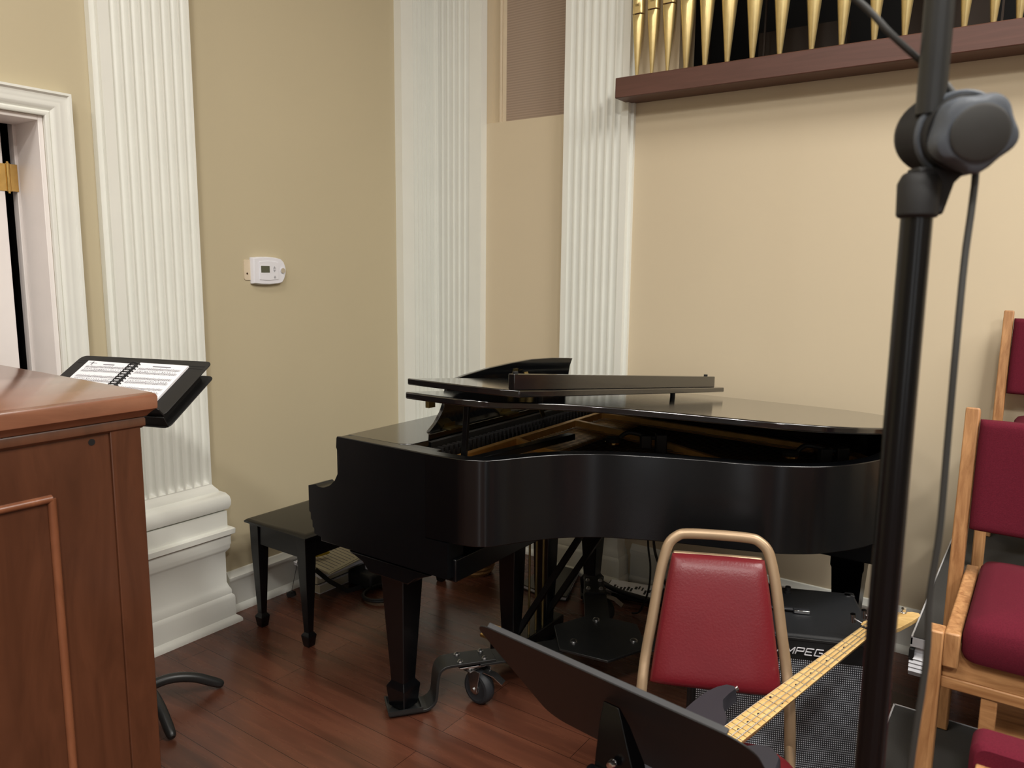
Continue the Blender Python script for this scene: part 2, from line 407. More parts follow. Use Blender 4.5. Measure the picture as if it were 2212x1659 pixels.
# door casing, jamb, slab ------------------------------------------
CAS = [(0, 0), (.016, 0), (.02, .006), (.02, .012), (.014, .018), (.018, .024), (.026, .034), (.03, .044), (.03, .050), (.034, .056), (.036, .068), (.044, .074), (.044, .082), (0, .084)]  # (out, across)
def casing():
    mb = MB()
    yi, zi = 1.335, 2.075
    # right jamb casing + head, mitred
    rings = []
    for (yy, zz, sy, sz) in ((yi, 0, 1, 0), (yi, zi, 1, 1), (.42, zi, -1, 1), (.42, 0, -1, 0)):
        rings.append([(XL+d, yy+sy*c, zz+sz*c) for d, c in CAS])
    mb.loft(rings, closed=True); return mb
d_ = thing('door_1', None, None, (XL-.1, .9, 0)); d_['kind'] = 'structure'
casing().build('door_casing', M['trim'], d_)
m_ = MB()
m_.box(XL-.175, XL, 1.318, 1.3349, 0, 2.075); m_.box(XL-.175, XL, .4201, .437, 0, 2.075); m_.box(XL-.175, XL, .437, 1.318, 2.058, 2.0749)
m_.box(XL-.215, XL-.175, 1.308, 1.345, 0, 2.09)
m_.build('door_jamb', M['door'], d_, bevel=.002)
m_ = MB(); xs = XL-.175
m_.box(xs-.04, xs, .45, 1.268, .01, 2.05)
for y0, y1 in ((.56, .80), (.93, 1.17)):
    for z0, z1 in ((.25, .95), (1.1, 1.9)):
        m_.loft([[(xs+.004, y0, z0), (xs+.004, y1, z0), (xs+.004, y1, z1), (xs+.004, y0, z1)], [(xs+.008, y0+.02, z0+.02), (xs+.008, y1-.02, z0+.02), (xs+.008, y1-.02, z1-.02), (xs+.008, y0+.02, z1-.02)]])
m_.build('door_slab', M['door'], d_, bevel=.003)
m_ = MB()
for zc in (1.87, 1.05, .25):
    m_.box(xs, xs+.003, 1.246, 1.276, zc-.048, zc+.048)
    m_.cyl((xs+.004, 1.280, zc-.05), (xs+.004, 1.280, zc+.05), .0070); m_.cyl((xs+.004, 1.280, zc-.056), (xs+.004, 1.280, zc+.056), .004)
    m_.box(xs, xs+.003, 1.284, 1.312, zc-.048, zc+.048); m_.mark()
m_.build_each('hinge', M['brass'], d_)
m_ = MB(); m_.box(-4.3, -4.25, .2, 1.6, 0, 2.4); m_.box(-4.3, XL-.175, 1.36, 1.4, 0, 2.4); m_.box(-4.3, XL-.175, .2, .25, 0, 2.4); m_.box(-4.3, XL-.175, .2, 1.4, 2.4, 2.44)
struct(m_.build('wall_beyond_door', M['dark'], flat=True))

# thermostat -------------------------------------------------------
t = thing('thermostat', 'white thermostat with grey display in a lockable cover on the khaki wall', 'thermostat', (XL, 2.25, 1.545))
def onwall(y0, y1, z0, z1, x0, x1, mb): mb.box(XL+x0, XL+x1, y0, y1, z0, z1)
m_ = MB()
outl = [(2.160, 1.486), (2.20, 1.481), (2.25, 1.480), (2.30, 1.484), (2.320, 1.489), (2.332, 1.505), (2.341, 1.53), (2.343, 1.545), (2.341, 1.562), (2.332, 1.585), (2.318, 1.598), (2.29, 1.604), (2.25, 1.607), (2.20, 1.606), (2.160, 1.602)]
def ins(pts, k):
    cx = sum(p[0] for p in pts)/len(pts); cy = sum(p[1] for p in pts)/len(pts)
    return [(cx+(a-cx)*k, cy+(b-cy)*k) for a, b in pts]
m_.loft([[(XL+.001, a, b) for a, b in outl], [(XL+.016, a, b) for a, b in ins(outl, .985)], [(XL+.024, a, b) for a, b in ins(outl, .93)]])
m_.build('cover', M['white'], t, bevel=.001)
m_ = MB(); q = [(2.192, 1.503), (2.245, 1.500), (2.296, 1.505), (2.298, 1.545), (2.296, 1.583), (2.245, 1.588), (2.192, 1.585)]
m_.loft([[(XL+.0235, a, b) for a, b in q], [(XL+.027, a, b) for a, b in ins(q, .97)]])
m_.build('face', M['white'], t)
m_ = MB(); onwall(2.200, 2.247, 1.535, 1.566, .026, .0285, m_); m_.build('display', M['lcd'], t, bevel=.001)
m_ = MB(); onwall(2.197, 2.250, 1.532, 1.569, .025, .0275, m_); m_.build('display_frame', M['paper'], t)
m_ = MB()
for dz, s in ((1.558, 1), (1.545, -1)):
    m_.prism([(2.266, dz-.004*s), (2.280, dz-.004*s), (2.273, dz+.007*s)], 'x', XL+.026, XL+.0285)
m_.prism([(2.268, 1.515), (2.274, 1.508), (2.280, 1.515), (2.274, 1.522)], 'x', XL+.026, XL+.0285)
m_.build('button', M['buttongrey'], t)
m_ = MB(); m_.cyl((XL+.018, 2.320, 1.545), (XL+.029, 2.320, 1.545), .0115, n=20); m_.build('lock', M['chrome'], t)
m_ = MB(); m_.prism(rrect(2.128, 2.165, 1.502, 1.592, .01), 'x', XL+.0005, XL+.004); m_.build('wall_plate', M['ivory'], t)
m_ = MB(); m_.cyl((XL+.003, 2.143, 1.531), (XL+.006, 2.143, 1.531), .004, n=12); m_.build('screw', M['pipedark'], t)

# organ shelf and pipes --------------------------------------------
m_ = MB(); m_.box(-1.742, 3.2, 3.27, YR, 2.340, 2.430)
tag(m_.build('organ_shelf', M['shelf'], bevel=.004), 'long reddish brown wooden shelf beam under the gold organ pipes', 'shelf')
PX = [-1.667, -1.593, -1.517, -1.43, -1.343, -1.244, -1.137, -1.024, -.898, -.785, -.667, -.561, -.46, -.367, -.277, -.2, -.13, -.06]
FOOT = [.272, .280, .290, .300, .335, .40, .45, .52, .60, .64, .58, .50, .46, .42, .38, .35, .33, .31]
RT = [.027, .027, .030, .034, .036, .046, .052, .060, .070, .072, .064, .054, .05, .046, .042, .038, .035, .032]
cnt = ['first', 'second', 'third', 'fourth', 'fifth', 'sixth', 'seventh', 'eighth', 'ninth', 'tenth', 'eleventh', 'twelfth', 'thirteenth', 'fourteenth', 'fifteenth', 'sixteenth', 'seventeenth', 'eighteenth']
for i, x in enumerate(PX[:16]):
    lab = 'gold organ pipe, %s from the white pilaster on the wall shelf' % cnt[i]
    if i == 0: lab = 'slim gold organ pipe right beside the white pilaster'
    if i == 12: lab = 'gold organ pipe hidden behind the black microphone stand pole'
    if i == 13: lab = 'gold organ pipe just right of the microphone stand pole'
    if i == 15: lab = 'gold organ pipe nearest the right edge of the photo'
    yb = 3.335
    if 5 < i < 12: FOOT[i] *= .052/RT[i]; RT[i] = .052
    t = thing('organ_pipe', lab, 'organ pipe', (x, yb, 2.43), 0, 'gold organ pipes on the shelf')
    F = FOOT[i]; r = RT[i]; rb = .006 if i < 3 else .009; n = 32
    # body with flattened mouth facing -Y
    def ring(z, rad, flat):
        out = []
        for k in range(n):
            a = 2*PI*k/n; px_, py_ = rad*math.cos(a), rad*math.sin(a)
            if flat and py_ < 0 and abs(px_) < rad*.62: py_ = min(py_, -rad*.78) if flat < 0 else max(py_, -rad*(1-.30*flat))
            out.append((px_, py_, z))
        return out
    m_ = MB(); m_.loft([ring(.0005, rb*.8, 0), ring(.004, rb, 0), ring(F*.55, rb+(r-rb)*.55, 0), ring(F-.03, rb+(r-rb)*.93, .1), ring(F-.012, r*.97, .6), ring(F, r, 1)])
    m_.build('pipe_foot', M['pipe'], t, world=False)
    m_ = MB(); top = F+r*14
    m_.loft([ring(F+.0065, r, 1), ring(F+r*1.3, r, 1), ring(F+r*1.6, r, .1), ring(F+r*2, r, 0), ring(min(top, 4.2-2.43), r, 0)])
    m_.build('pipe_body', M['pipe'], t, world=False)
    m_ = MB(); m_.lathe([(r*.6, F-.001), (r*.66, F+.008)], n=16); m_.build('mouth_gap', M['pipedark'], t, world=False)

# ================================================================== PIANO
ZR, ZB = .993, .720
near = [(-1.55, 1.752), (-1.50, 1.754), (-1.42, 1.764), (-1.362, 1.790), (-1.325, 1.835), (-1.285, 1.905), (-1.22, 1.995), (-1.12, 2.080), (-.99, 2.146), (-.86, 2.195), (-.73, 2.235),
        (-.62, 2.278), (-.53, 2.34), (-.455, 2.43), (-.400, 2.545), (-.375, 2.66), (-.372, 2.78), (-.39, 2.92), (-.44, 3.05), (-.53, 3.16), (-.66, 3.222), (-.80, 3.238)]
nearS = [tuple(p)[:2] for p in smooth([(a, b, 0) for a, b in near], 4)]
SP = 3.24
outline = [(-1.96, 1.752)]+nearS+[(-1.96, SP)]
def offset(poly, d):
    out = []; n = len(poly)
    for i in range(n):
        a = Vector(poly[i-1]); b = Vector(poly[i]); c = Vector(poly[(i+1) % n])
        e1 = (b-a).normalized(); e2 = (c-b).normalized()
        n1 = Vector((-e1.y, e1.x)); n2 = Vector((-e2.y, e2.x)); nn = (n1+n2)
        nn = nn.normalized()/max(.5, nn.normalized().dot(n1)); out.append(tuple(b+nn*d))
    return out
inner = offset(outline, .045)
pn = thing('grand_piano', 'black grand piano with the lid slightly propped open and front flap folded back', 'piano', (-1.2, 2.5, .02))
# rim ring
m_ = MB()
n = len(outline)
vs = [(x, y, ZB) for x, y in outline]+[(x, y, ZR) for x, y in outline]+[(x, y, ZR) for x, y in inner]+[(x, y, ZB) for x, y in inner]
fs = []
for i in range(n):
    j = (i+1) % n
    if i == n-1: continue                              # front left open (behind key arms)
    for k in range(4): fs.append((k*n+i, k*n+j, ((k+1) % 4)*n+j, ((k+1) % 4)*n+i))
m_.add(vs, fs)
m_.build('rim', M['rim'], pn, bevel=.003)
# case: cheeks + key bed
cheek = [(-1.56, ZR-.003), (-1.958, ZR-.003), (-1.961, ZR-.006), (-1.964, .955), (-1.950, .93), (-1.947, .90), (-1.957, .865), (-1.975, .835), (-2.00, .813), (-2.03, .800), (-2.060, .799), (-2.075, .806), (-2.112, .795),
         (-2.112, .700), (-2.104, .698), (-2.104, .672), (-2.096, .670), (-2.096, .645), (-2.088, .642), (-2.088, .622), (-1.96, .602), (-1.47, .602), (-1.47, .719), (-1.56, .719)]
m_ = MB(); m_.prism(cheek, 'y', 1.7515, 1.83); m_.mark(); m_.prism(cheek, 'y', 3.16, 3.2395); m_.mark(); m_.build_each('cheek', M['black'], pn)
m_ = MB(); m_.box(-2.088, -1.46, 1.78, 3.22, .585, .66); m_.box(-2.096, -2.07, 1.80, 3.19, .62, .735)
m_.prism([(-1.93, .59), (-1.86, .565), (-1.83, .535), (-1.65, .535), (-1.62, .56), (-1.55, .59)], 'y', 1.765, 1.93)
m_.prism([(-1.93, .59), (-1.86, .565), (-1.83, .535), (-1.65, .535), (-1.62, .56), (-1.55, .59)], 'y', 3.0, 3.2)
m_.build('key_bed', M['black'], pn, bevel=.004)
m_ = MB(); m_.prism([(-2.07, .735), (-2.06, .76), (-1.98, .80), (-1.955, .94), (-1.93, .94), (-1.93, .70), (-2.07, .70)], 'y', 1.83, 3.16); m_.build('fallboard', M['blackgloss'], pn, bevel=.003)
# music shelf with curved ends
m_ = MB(); m_.prism([(-1.955, 1.80), (-1.72, 1.80), (-1.68, 1.83), (-1.675, 1.90), (-1.735, 1.97), (-1.735, 3.02), (-1.675, 3.08), (-1.68, 3.18), (-1.955, 3.18)], 'z', .972, .992)
m_.build('music_shelf', M['blackgloss'], pn, bevel=.002)
# music desk (leaning), outline in y,z -> x leans
def desk_x(z): return -1.765+(z-.99)*.30
yl = [(1.995, .993), (2.022, 1.02), (2.042, 1.06), (2.048, 1.10), (2.040, 1.15), (2.030, 1.172)]
top_ = [(2.13, 1.187), (2.26, 1.199), (2.40, 1.205), (2.54, 1.207), (2.70, 1.199), (2.84, 1.186)]
yr = [(2.872, 1.182), (2.868, 1.15), (2.880, 1.10), (2.885, 1.06), (2.905, 1.02), (2.94, .993)]
dk = yl+top_+yr
m_ = MB(); m_.loft([[(desk_x(z)-.008, y, z) for y, z in dk], [(desk_x(z)+.008, y, z) for y, z in dk]])
o = m_.build('music_desk', M['blackgloss'], pn, bevel=.002)
m_ = MB(); m_.loft([[(desk_x(z)+.008+k, y, z) for y, z in ((2.425, 1.09), (2.455, 1.09), (2.455, 1.178), (2.425, 1.178))] for k in (0, .004)]); m_.build('desk_bracket', M['oldbrass'], o)
m_ = MB()
for y in (2.10, 2.45, 2.83):
    m_.box(-1.765, -1.715, y-.035, y+.035, .993, .999); m_.box(desk_x(1.0)+.006, desk_x(1.0)+.012, y-.03, y+.03, .996, 1.02); m_.mark()
m_.build_each('desk_hinge', M['oldbrass'], o); m_ = MB()
m_.box(desk_x(1.10)+.012, desk_x(1.1)+.020, 2.50, 2.53, 1.03, 1.19)
mm = frame((desk_x(1.16)+.02, 2.50, 1.16), (.45, .1, -1), (0, 1, 0)); m_.box(0, .19, -.012, .012, -.002, .002, mm)
m_.build('desk_support_arm', M['oldbrass'], o)
# lid ---------------------------------------------------------------
ZH, YH, SL = 1.020, 3.24, .108
def lz(y): return ZH+(YH-y)*SL
lid = offset([(-1.62, 1.752)]+nearS+[(-1.62, SP)], -.018)
lid[0] = (-1.625, lid[0][1]); lid[-1] = (-1.625, lid[-1][1])
m_ = MB()
m_.loft([[(x, y, lz(y)-.022) for x, y in lid], [(x, y, lz(y)) for x, y in lid]])
LID = m_.build('main_lid', M['blackgloss'], pn, bevel=.005, seg=3)
fl_ = [(-1.625, 1.745), (-1.52, 1.742), (-1.40, 1.745), (-1.30, 1.755), (-1.222, 1.775), (-1.150, 3.24), (-1.625, 3.24)]
m_ = MB(); m_.loft([[(x, y, lz(y)+.022) for x, y in fl_], [(x, y, lz(y)+.042) for x, y in fl_]])
FLAP = m_.build('front_lid_flap', M['blackgloss'], pn, bevel=.003)
m_ = MB()
m_.loft([[(x, y, lz(y)+h_) for x, y in ((-1.262, 1.775), (-1.240, 1.775), (-1.175, 3.19), (-1.197, 3.19))] for h_ in (.042, .088)])
m_.build('lid_lip', M['blackgloss'], FLAP, bevel=.002)
m_ = MB()
for y, x in ((1.80, -1.255), (3.12, -1.19)): m_.cyl((x, y, lz(y)+.088), (x, y, lz(y)+.095), .008, n=12); m_.mark()
for y, x in ((2.0, -1.3), (2.85, -1.22)): m_.cyl((x, y, lz(y)), (x, y, lz(y)+.022), .01, n=12); m_.mark()
m_.build_each('lid_bumper', M['blackmatte'], LID)
m_ = MB(); m_.box(-1.60, -1.585, 1.80, 1.83, lz(1.8)-.05, lz(1.8)-.02); m_.build('lid_latch', M['oldbrass'], LID)
m_ = MB(); m_.strip([(-1.462, 1.822, .975), (-1.450, 1.824, lz(1.82)-.02)], .018, .012, (0, 1, 0)); m_.build('lid_prop', M['black'], pn, bevel=.001)
# interior
inn2 = offset(outline, .050)
m_ = MB(); m_.prism([p for p in inn2 if p[0] > -1.95 or True], 'z', .80, .845); m_.build('soundboard', M['soundboard'], pn)
# plate: pin block area + curved web + struts
def inside(y):   # x of near rim helper
    return y
m_ = MB()
m_.box(-1.68, -1.45, 1.81, 3.17, .885, .900)
m_.strip([(-1.615, 1.92, .918), (-1.622, 2.33, .918), (-1.625, 3.14, .918)], .024, .032, (0, 0, 1))
m_.strip([(-1.62, 2.335, .918), (-1.50, 2.29, .915), (-1.30, 2.27, .905)], .022, .032, (0, 0, 1))
m_.strip([(-1.62, 2.77, .918), (-1.38, 2.72, .915), (-1.14, 2.64, .91), (-.86, 2.53, .90), (-.62, 2.47, .90)], .024, .034, (0, 0, 1))
m_.strip([(-1.62, 3.0, .918), (-1.2, 3.0, .91), (-.7, 2.99, .90)], .022, .032, (0, 0, 1))
web = [(-1.52, 1.83), (-1.42, 1.86), (-1.36, 1.92), (-1.30, 2.02), (-1.22, 2.10), (-1.14, 2.16), (-1.10, 2.22), (-1.16, 2.27), (-1.27, 2.33), (-1.38, 2.30), (-1.48, 2.20), (-1.53, 2.05)]
m_.prism(web, 'z', .886, .894)
tail = [(-.98, 2.24), (-.80, 2.28), (-.70, 2.31), (-.74, 2.37), (-.95, 2.45), (-1.2, 2.55), (-1.3, 2.56), (-1.2, 2.44)]
m_.prism(tail, 'z', .870, .876)
m_.strip(smooth([(-.66, 2.36, .88), (-.56, 2.42, .88), (-.48, 2.54, .88), (-.445, 2.7, .88), (-.47, 2.9, .88), (-.58, 3.05, .88), (-.8, 3.12, .88)], 5), .06, .02, (0, 0, 1))
m_.build('iron_plate', M['plate'], pn, bevel=.003)
m_ = MB()
def string_end(y):                                   # stay inside the rim
    best = -1.45
    for k in range(60):
        x = -1.45+k*.018; yy = y+.04+.05*k/60
        lim = min((q[1] for q in nearS if abs(q[0]-x) < .05), default=9)
        if yy > lim+.12 and x < -.56: best = x
    return best
for k in range(56):
    y = 1.90+k*.022; xe = string_end(y)
    if xe > -1.44:
        m_.cyl((-1.60, y, .912), (xe, y+.07, .898), .0011, n=4); m_.mark()
m_.build_each('string', M['strings'], pn)
m_ = MB()
for k in range(44):
    y = 1.93+k*.027; m_.cyl((-1.655, y, .899), (-1.655, y, .945), .0035, n=6); m_.mark()
m_.build_each('tuning_pin', M['felt'], pn)
m_ = MB()
for k in range(44):
    y = 1.95+k*.026; m_.box(-1.70, -1.672, y-.006, y+.006, .899, .955); m_.mark()
m_.build_each('damper', M['felt'], pn, bevel=.003)
m_ = MB(); m_.box(-1.735, -1.715, 1.96, 3.1, .93, .968); m_.build('damper_rail', M['greyboard'], pn)
m_ = MB(); m_.strip([(-1.452, 1.85, .965), (-1.394, 2.36, .965)], .035, .022, (0, 0, 1)); m_.build('long_lid_prop', M['black'], pn, bevel=.002)
# legs
def piano_leg(x, y, rz=0):
    m_ = MB(); sq = lambda h, z: [(x+a*h, y+b*h, z) for a, b in ((-1, -1), (1, -1), (1, 1), (-1, 1))]
    m_.loft([sq(.028, .022), sq(.036, .030), sq(.043, .098), sq(.043, .104), sq(.031, .122), sq(.031, .128), sq(.052, .52), sq(.056, .53), sq(.056, .585)])
    return m_.build('leg', M['black'], pn, bevel=.003)
piano_leg(-1.768, 1.862); piano_leg(-1.70, 3.10)
l3 = piano_leg(-.52, 2.86)
m_ = MB(); m_.box(-.62, -.42, 2.75, 2.97, .58, .725)
m_.loft([[(-.66, 2.70, .72), (-.38, 2.70, .72), (-.38, 3.0, .72), (-.66, 3.0, .72)], [(-.60, 2.76, .66), (-.44, 2.76, .66), (-.44, 2.96, .66), (-.60, 2.96, .66)], [(-.575, 2.80, .58), (-.465, 2.80, .58), (-.465, 2.92, .58), (-.575, 2.92, .58)]])
m_.box(-1.40, -.55, 2.46, 2.56, .70, .76); m_.box(-1.45, -.6, 2.95, 3.05, .70, .76)
m_.build('under_brace', M['black'], pn, bevel=.003)
# lyre
m_ = MB()
for y in (2.315, 2.555):
    sq = lambda hx, hy, z: [(-1.62+a*hx, y+b*hy, z) for a, b in ((-1, -1), (1, -1), (1, 1), (-1, 1))]
    m_.loft([sq(.028, .026, .13), sq(.034, .034, .30), sq(.040, .040, .585)])
m_.box(-1.68, -1.56, 2.24, 2.62, .54, .60); m_.box(-1.675, -1.565, 2.25, 2.62, .065, .135); m_.box(-1.70, -1.55, 2.28, 2.59, .05, .07)
LYRE = m_.build('pedal_lyre', M['black'], pn, bevel=.004)
m_ = MB()
for y in (2.385, 2.435, 2.485): m_.cyl((-1.585, y, .10), (-1.585, y, .60), .0045, n=10); m_.mark()
m_.build_each('pedal_rod', M['oldbrass'], LYRE)
m_ = MB()
for y in (2.36, 2.435, 2.51):
    m_.prism([(y-.012, .075), (y+.012, .075), (y+.014, .09), (y-.014, .09)], 'x', -1.80, -1.66); m_.mark()
m_.build_each('pedal', M['brass'], LYRE, bevel=.003)
m_ = MB(); m_.strip([(-1.60, 2.33, .16), (-1.40, 2.50, .585)], .022, .022, (0, 1, 0)); m_.mark(); m_.strip([(-1.60, 2.54, .16), (-1.395, 2.74, .585)], .022, .022, (0, 1, 0)); m_.mark(); m_.build_each('lyre_brace', M['black'], LYRE)

# piano pickup microphones inside
def mini_mic(x, y, z, rz, lab):
    t = thing('piano_microphone', lab, 'microphone', (x, y, z), rz, 'small microphones inside the piano')
    m_ = MB(); m_.lathe([(.001, 0), (.024, 0), (.028, .006), (.028, .016), (.022, .022), (.001, .022)], n=24); m_.build('head', M['blackmatte'], t, world=False)
    m_ = MB(); m_.lathe([(.020, -.004), (.027, -.003), (.029, .004), (.026, .005), (.020, .005)], n=24); m_.build('grille_ring', M['brass'], t, world=False)
    m_ = MB(); m_.tube(smooth([(.02, 0, .015), (.05, .01, .035), (.085, .0, .035), (.13, .01, .02), (.16, 0, .02)], 5), [.008]*21, 10)
    m_.box(.10, .14, -.015, .02, -.02, .03); m_.box(.155, .195, -.02, .015, -.045, .035); m_.build('arm_clamp', M['blackmatte'], t, world=False, bevel=.004)
    return t
mini_mic(-1.285, 2.475, .935, R(35), 'small black microphone with brass ring inside the piano nearest the keyboard end')
mini_mic(-.70, 2.66, .935, R(35), 'small black microphone with brass ring near the tail end inside the piano')

# ------------------------------------------------------------------ piano dolly
dl = thing('piano_dolly', 'black steel three arm dolly with caster wheels under the grand piano', 'piano dolly', (-1.31, 2.46, 0))
C0 = Vector((-1.31, 2.46, 0)); ZA = .165
m_ = MB(); hexa = [(C0.x+.185*math.cos(R(a)), C0.y+.185*math.sin(R(a))) for a in (-15, 15, 45, 105, 135, 165, 225, 255)]
hexa = [(C0.x+.19*math.cos(R(a)), C0.y+.19*math.sin(R(a))) for a in range(8, 368, 60)]
m_.prism(hexa, 'z', ZA+.004, ZA+.014); PLATE = m_.build('center_plate', M['blackmetal'], dl, bevel=.002)
def bolt(mb, x, y, z, r=.009):
    mb.lathe([(r*1.3, 0), (r*1.3, .003), (r, .003), (r, .007), (r*.5, .010), (.0005, .0105)], (x, y, z), n=12)
m_ = MB()
for x, y in ((-1.385, 2.57), (-1.365, 2.36), (-1.185, 2.50)): bolt(m_, x, y, ZA+.014, .012); m_.mark()
m_.build_each('bolt', M['steel'], PLATE)
def arm(leg, Lp, name='arm'):
    leg = Vector(leg+(0,)); d = (C0-leg).normalized(); side = Vector((-d.y, d.x, 0)); Lt = (C0-leg).length
    pts = [(-.055, .014), (.06, .014), (.085, .018), (.105, .035), (.112, .06), (.116, .11), (.124, .145), (.14, .160), (.165, ZA), (.26, ZA), (.33, ZA)]
    P = [leg+d*a+Vector((0, 0, z)) for a, z in smooth_pts(pts)]
    m_ = MB(); m_.strip_flat(P, .088, .010, side); ARM = m_.build(name, M['blackmetal'], dl, bevel=.0015)
    m_ = MB(); A = leg+d*.27+Vector((0, 0, ZA-.008)); B = C0+Vector((0, 0, ZA-.004)); m_.strip_flat([A, B], .10, .008, side); m_.build('arm_extension', M['blackmetal'], dl, bevel=.001)
    m_ = MB()
    for a in (.20, .29):
        for s in (-.028, .028): q = leg+d*a+side*s; bolt(m_, q.x, q.y, ZA+.005, .008); m_.mark()
    m_.build_each('bolt', M['steel'], ARM)
    # cup lip round the leg foot
    m_ = MB()
    mm = frame((leg.x, leg.y, .019), d, side)
    m_.loft([[(-.06, -.052, 0), (.06, -.052, 0), (.06, .052, 0), (-.06, .052, 0)], [(-.062, -.055, .016), (.062, -.055, .016), (.062, .055, .016), (-.062, .055, .016)],
             [(-.056, -.049, .016), (.056, -.049, .016), (.056, .049, .016), (-.056, .049, .016)], [(-.056, -.048, .002), (.056, -.048, .002), (.056, .048, .002), (-.056, .048, .002)]], m=mm)
    m_.build('foot_cup', M['blackmetal'], dl)
    # caster
    c = leg+d*.245; sw = Vector((.62, -.78, 0)).normalized(); cs = MB()
    mm = frame((c.x, c.y, 0), d, side); cs.box(-.048, .048, -.038, .038, ZA-.020, ZA-.014, mm)
    cs.lathe([(.026, 0), (.026, .012)], (c.x, c.y, ZA-.032))
    wheelc = c+Vector((.034, .010, .0620)); ax = Vector((-.10, -.99, 0)).normalized(); fw = ax.cross(Vector((0, 0, 1)))
    for s in (-1, 1):
        q = wheelc+ax*s*.030
        mm = frame((q.x, q.y, wheelc.z), fw, (0, 0, 1)); cs.prism([(-.014, -.010), (0, -.016), (.014, -.010), (.034, .074), (-.030, .074)], 'z', -.0015, .0015, mm)
    mm = frame((c.x, c.y, ZA-.036), fw, ax); cs.box(-.03, .034, -.032, .032, 0, .004, mm)
    par = cs.build('caster', M['steel'], dl, bevel=.0008)
    wh = MB(); mm = frame(wheelc, fw, (0, 0, 1))
    prof = [(.012, -.024), (.040, -.020), (.046, -.023), (.055, -.021), (.0605, -.014), (.0618, 0), (.0605, .014), (.055, .021), (.046, .023), (.040, .020), (.012, .024)]
    rings = [[(r*math.cos(2*PI*k/32), r*math.sin(2*PI*k/32), z) for k in range(32)] for r, z in prof]
    wh.loft(rings, m=mm); wh.build('wheel', M['rubber'], par)
    hb = MB(); hb.cyl(wheelc-ax*.036, wheelc+ax*.036, .007, n=6); hb.cyl(wheelc-ax*.026, wheelc+ax*.026, .02, n=20); hb.build('axle', M['steel'], par)
    br = MB(); q = wheelc-fw*.0+Vector((0, 0, .035)); bd = (Vector((.97, .22, 0))).normalized()
    br.strip_flat([q+bd*.02+Vector((0, 0, .03)), q+bd*.06+Vector((0, 0, .022)), q+bd*.095+Vector((0, 0, -.002))], .034, .003, Vector((-bd.y, bd.x, 0))); br.build('brake_lever', M['steel'], par)
def smooth_pts(p): return [(v.x, v.y) for v in smooth([(a, b, 0) for a, b in p], 3)]
def strip_flat(s, pts, w, t, side):
    pts = [Vector(p) for p in pts]; rings = []
    for i, p in enumerate(pts):
        tt = (pts[min(i+1, len(pts)-1)]-pts[max(i-1, 0)]).normalized(); nn = tt.cross(side).normalized()
        rings.append([p+side*w/2*a+nn*t/2*b for a, b in ((-1, -1), (1, -1), (1, 1), (-1, 1))])
    return s.loft(rings)
MB.strip_flat = strip_flat
arm((-1.768, 1.862), 0); arm((-1.70, 3.10), 0); arm((-.52, 2.86), 0)

# ------------------------------------------------------------------ bench
bn = thing('piano_bench', 'black wooden piano bench with tapered legs at the keyboard of the piano', 'bench', (-2.56, 2.4, 0))
m_ = MB(); bx0, bx1, by0, by1 = -2.765, -2.37, 1.94, 2.87
m_.loft([[(bx0+i, by0+i, z), (bx1-i, by0+i, z), (bx1-i, by1-i, z), (bx0+i, by1-i, z)] for i, z in ((.012, .470), (0, .476), (0, .484), (.012, .492), (.03, .494))])
m_.build('seat', M['black'], bn)
m_ = MB(); m_.box(bx0+.025, bx1-.025, by0+.022, by1-.022, .385, .471); m_.build('apron', M['black'], bn, bevel=.002)
for x in (bx0+.045, bx1-.045):
    for y in (by0+.042, by1-.042):
        m_ = MB(); sq = lambda h, z: [(x+a*h, y+b*h, z) for a, b in ((-1, -1), (1, -1), (1, 1), (-1, 1))]
        m_.loft([sq(.014, 0), sq(.017, .004), sq(.0225, .045), sq(.0225, .050), sq(.014, .062), sq(.014, .066), sq(.026, .36), sq(.028, .47)]); m_.build('leg', M['black'], bn, bevel=.0015)

# ------------------------------------------------------------------ things under bench
def book(name, lab, x0, x1, y0, y1, z0, z1, cover, pages, rz=0, group=None):
    t = thing(name, lab, 'book', ((x0+x1)/2, (y0+y1)/2, z0), rz, group)
    hx, hy, h_ = (x1-x0)/2, (y1-y0)/2, z1-z0
    m_ = MB(); m_.box(-hx+.004, hx-.003, -hy+.003, hy-.003, .003, h_-.003); m_.build('pages', pages, t, world=False)
    m_ = MB(); m_.box(-hx, hx, -hy, hy, 0, .003); m_.box(-hx, hx, -hy, hy, h_-.003, h_); m_.box(-hx, -hx+.004, -hy, hy, 0, h_); m_.build('cover', cover, t, world=False, bevel=.0008)
    return t
book('hymn_book', 'thick white-paged book lying on the floor at the bottom of the stack', -2.918, -2.775, 2.352, 2.60, .0, .045, M['paper'], M['creampaper'])
book('hymn_book', 'thick dark navy book on top of the white-paged book under the bench', -2.905, -2.785, 2.345, 2.59, .0455, .100, M['navy'], M['creampaper'])
def sheets(name, lab, x, y, z, rz, rx, ry, w_, l_, n_, prints=True, mat=None, group=None):
    t = thing(name, lab, 'papers', (x, y, z)); t.rotation_euler = (rx, ry, rz)
    MW[t.name] = Matrix.Translation((x, y, z)) @ Euler((rx, ry, rz)).to_matrix().to_4x4()
    m_ = MB()
    for k in range(n_):
        a = random.uniform(-.006, .006); b = random.uniform(-.006, .006); m_.box(-w_/2+a, w_/2+a, -l_/2+b, l_/2+b, k*.0022, k*.0022+.0018)
    m_.build('sheets', mat or M['paper'], t, world=False)
    if prints:
        m_ = MB(); zt = n_*.0022
        for k in range(9):
            yy = -l_/2+.02+k*(l_-.04)/9
            m_.box(-w_/2+.02, w_/2-.02, yy, yy+.0035, zt-.0003, zt+.0002)
        m_.build('printed_lines', M['ink'], t, world=False)
    return t
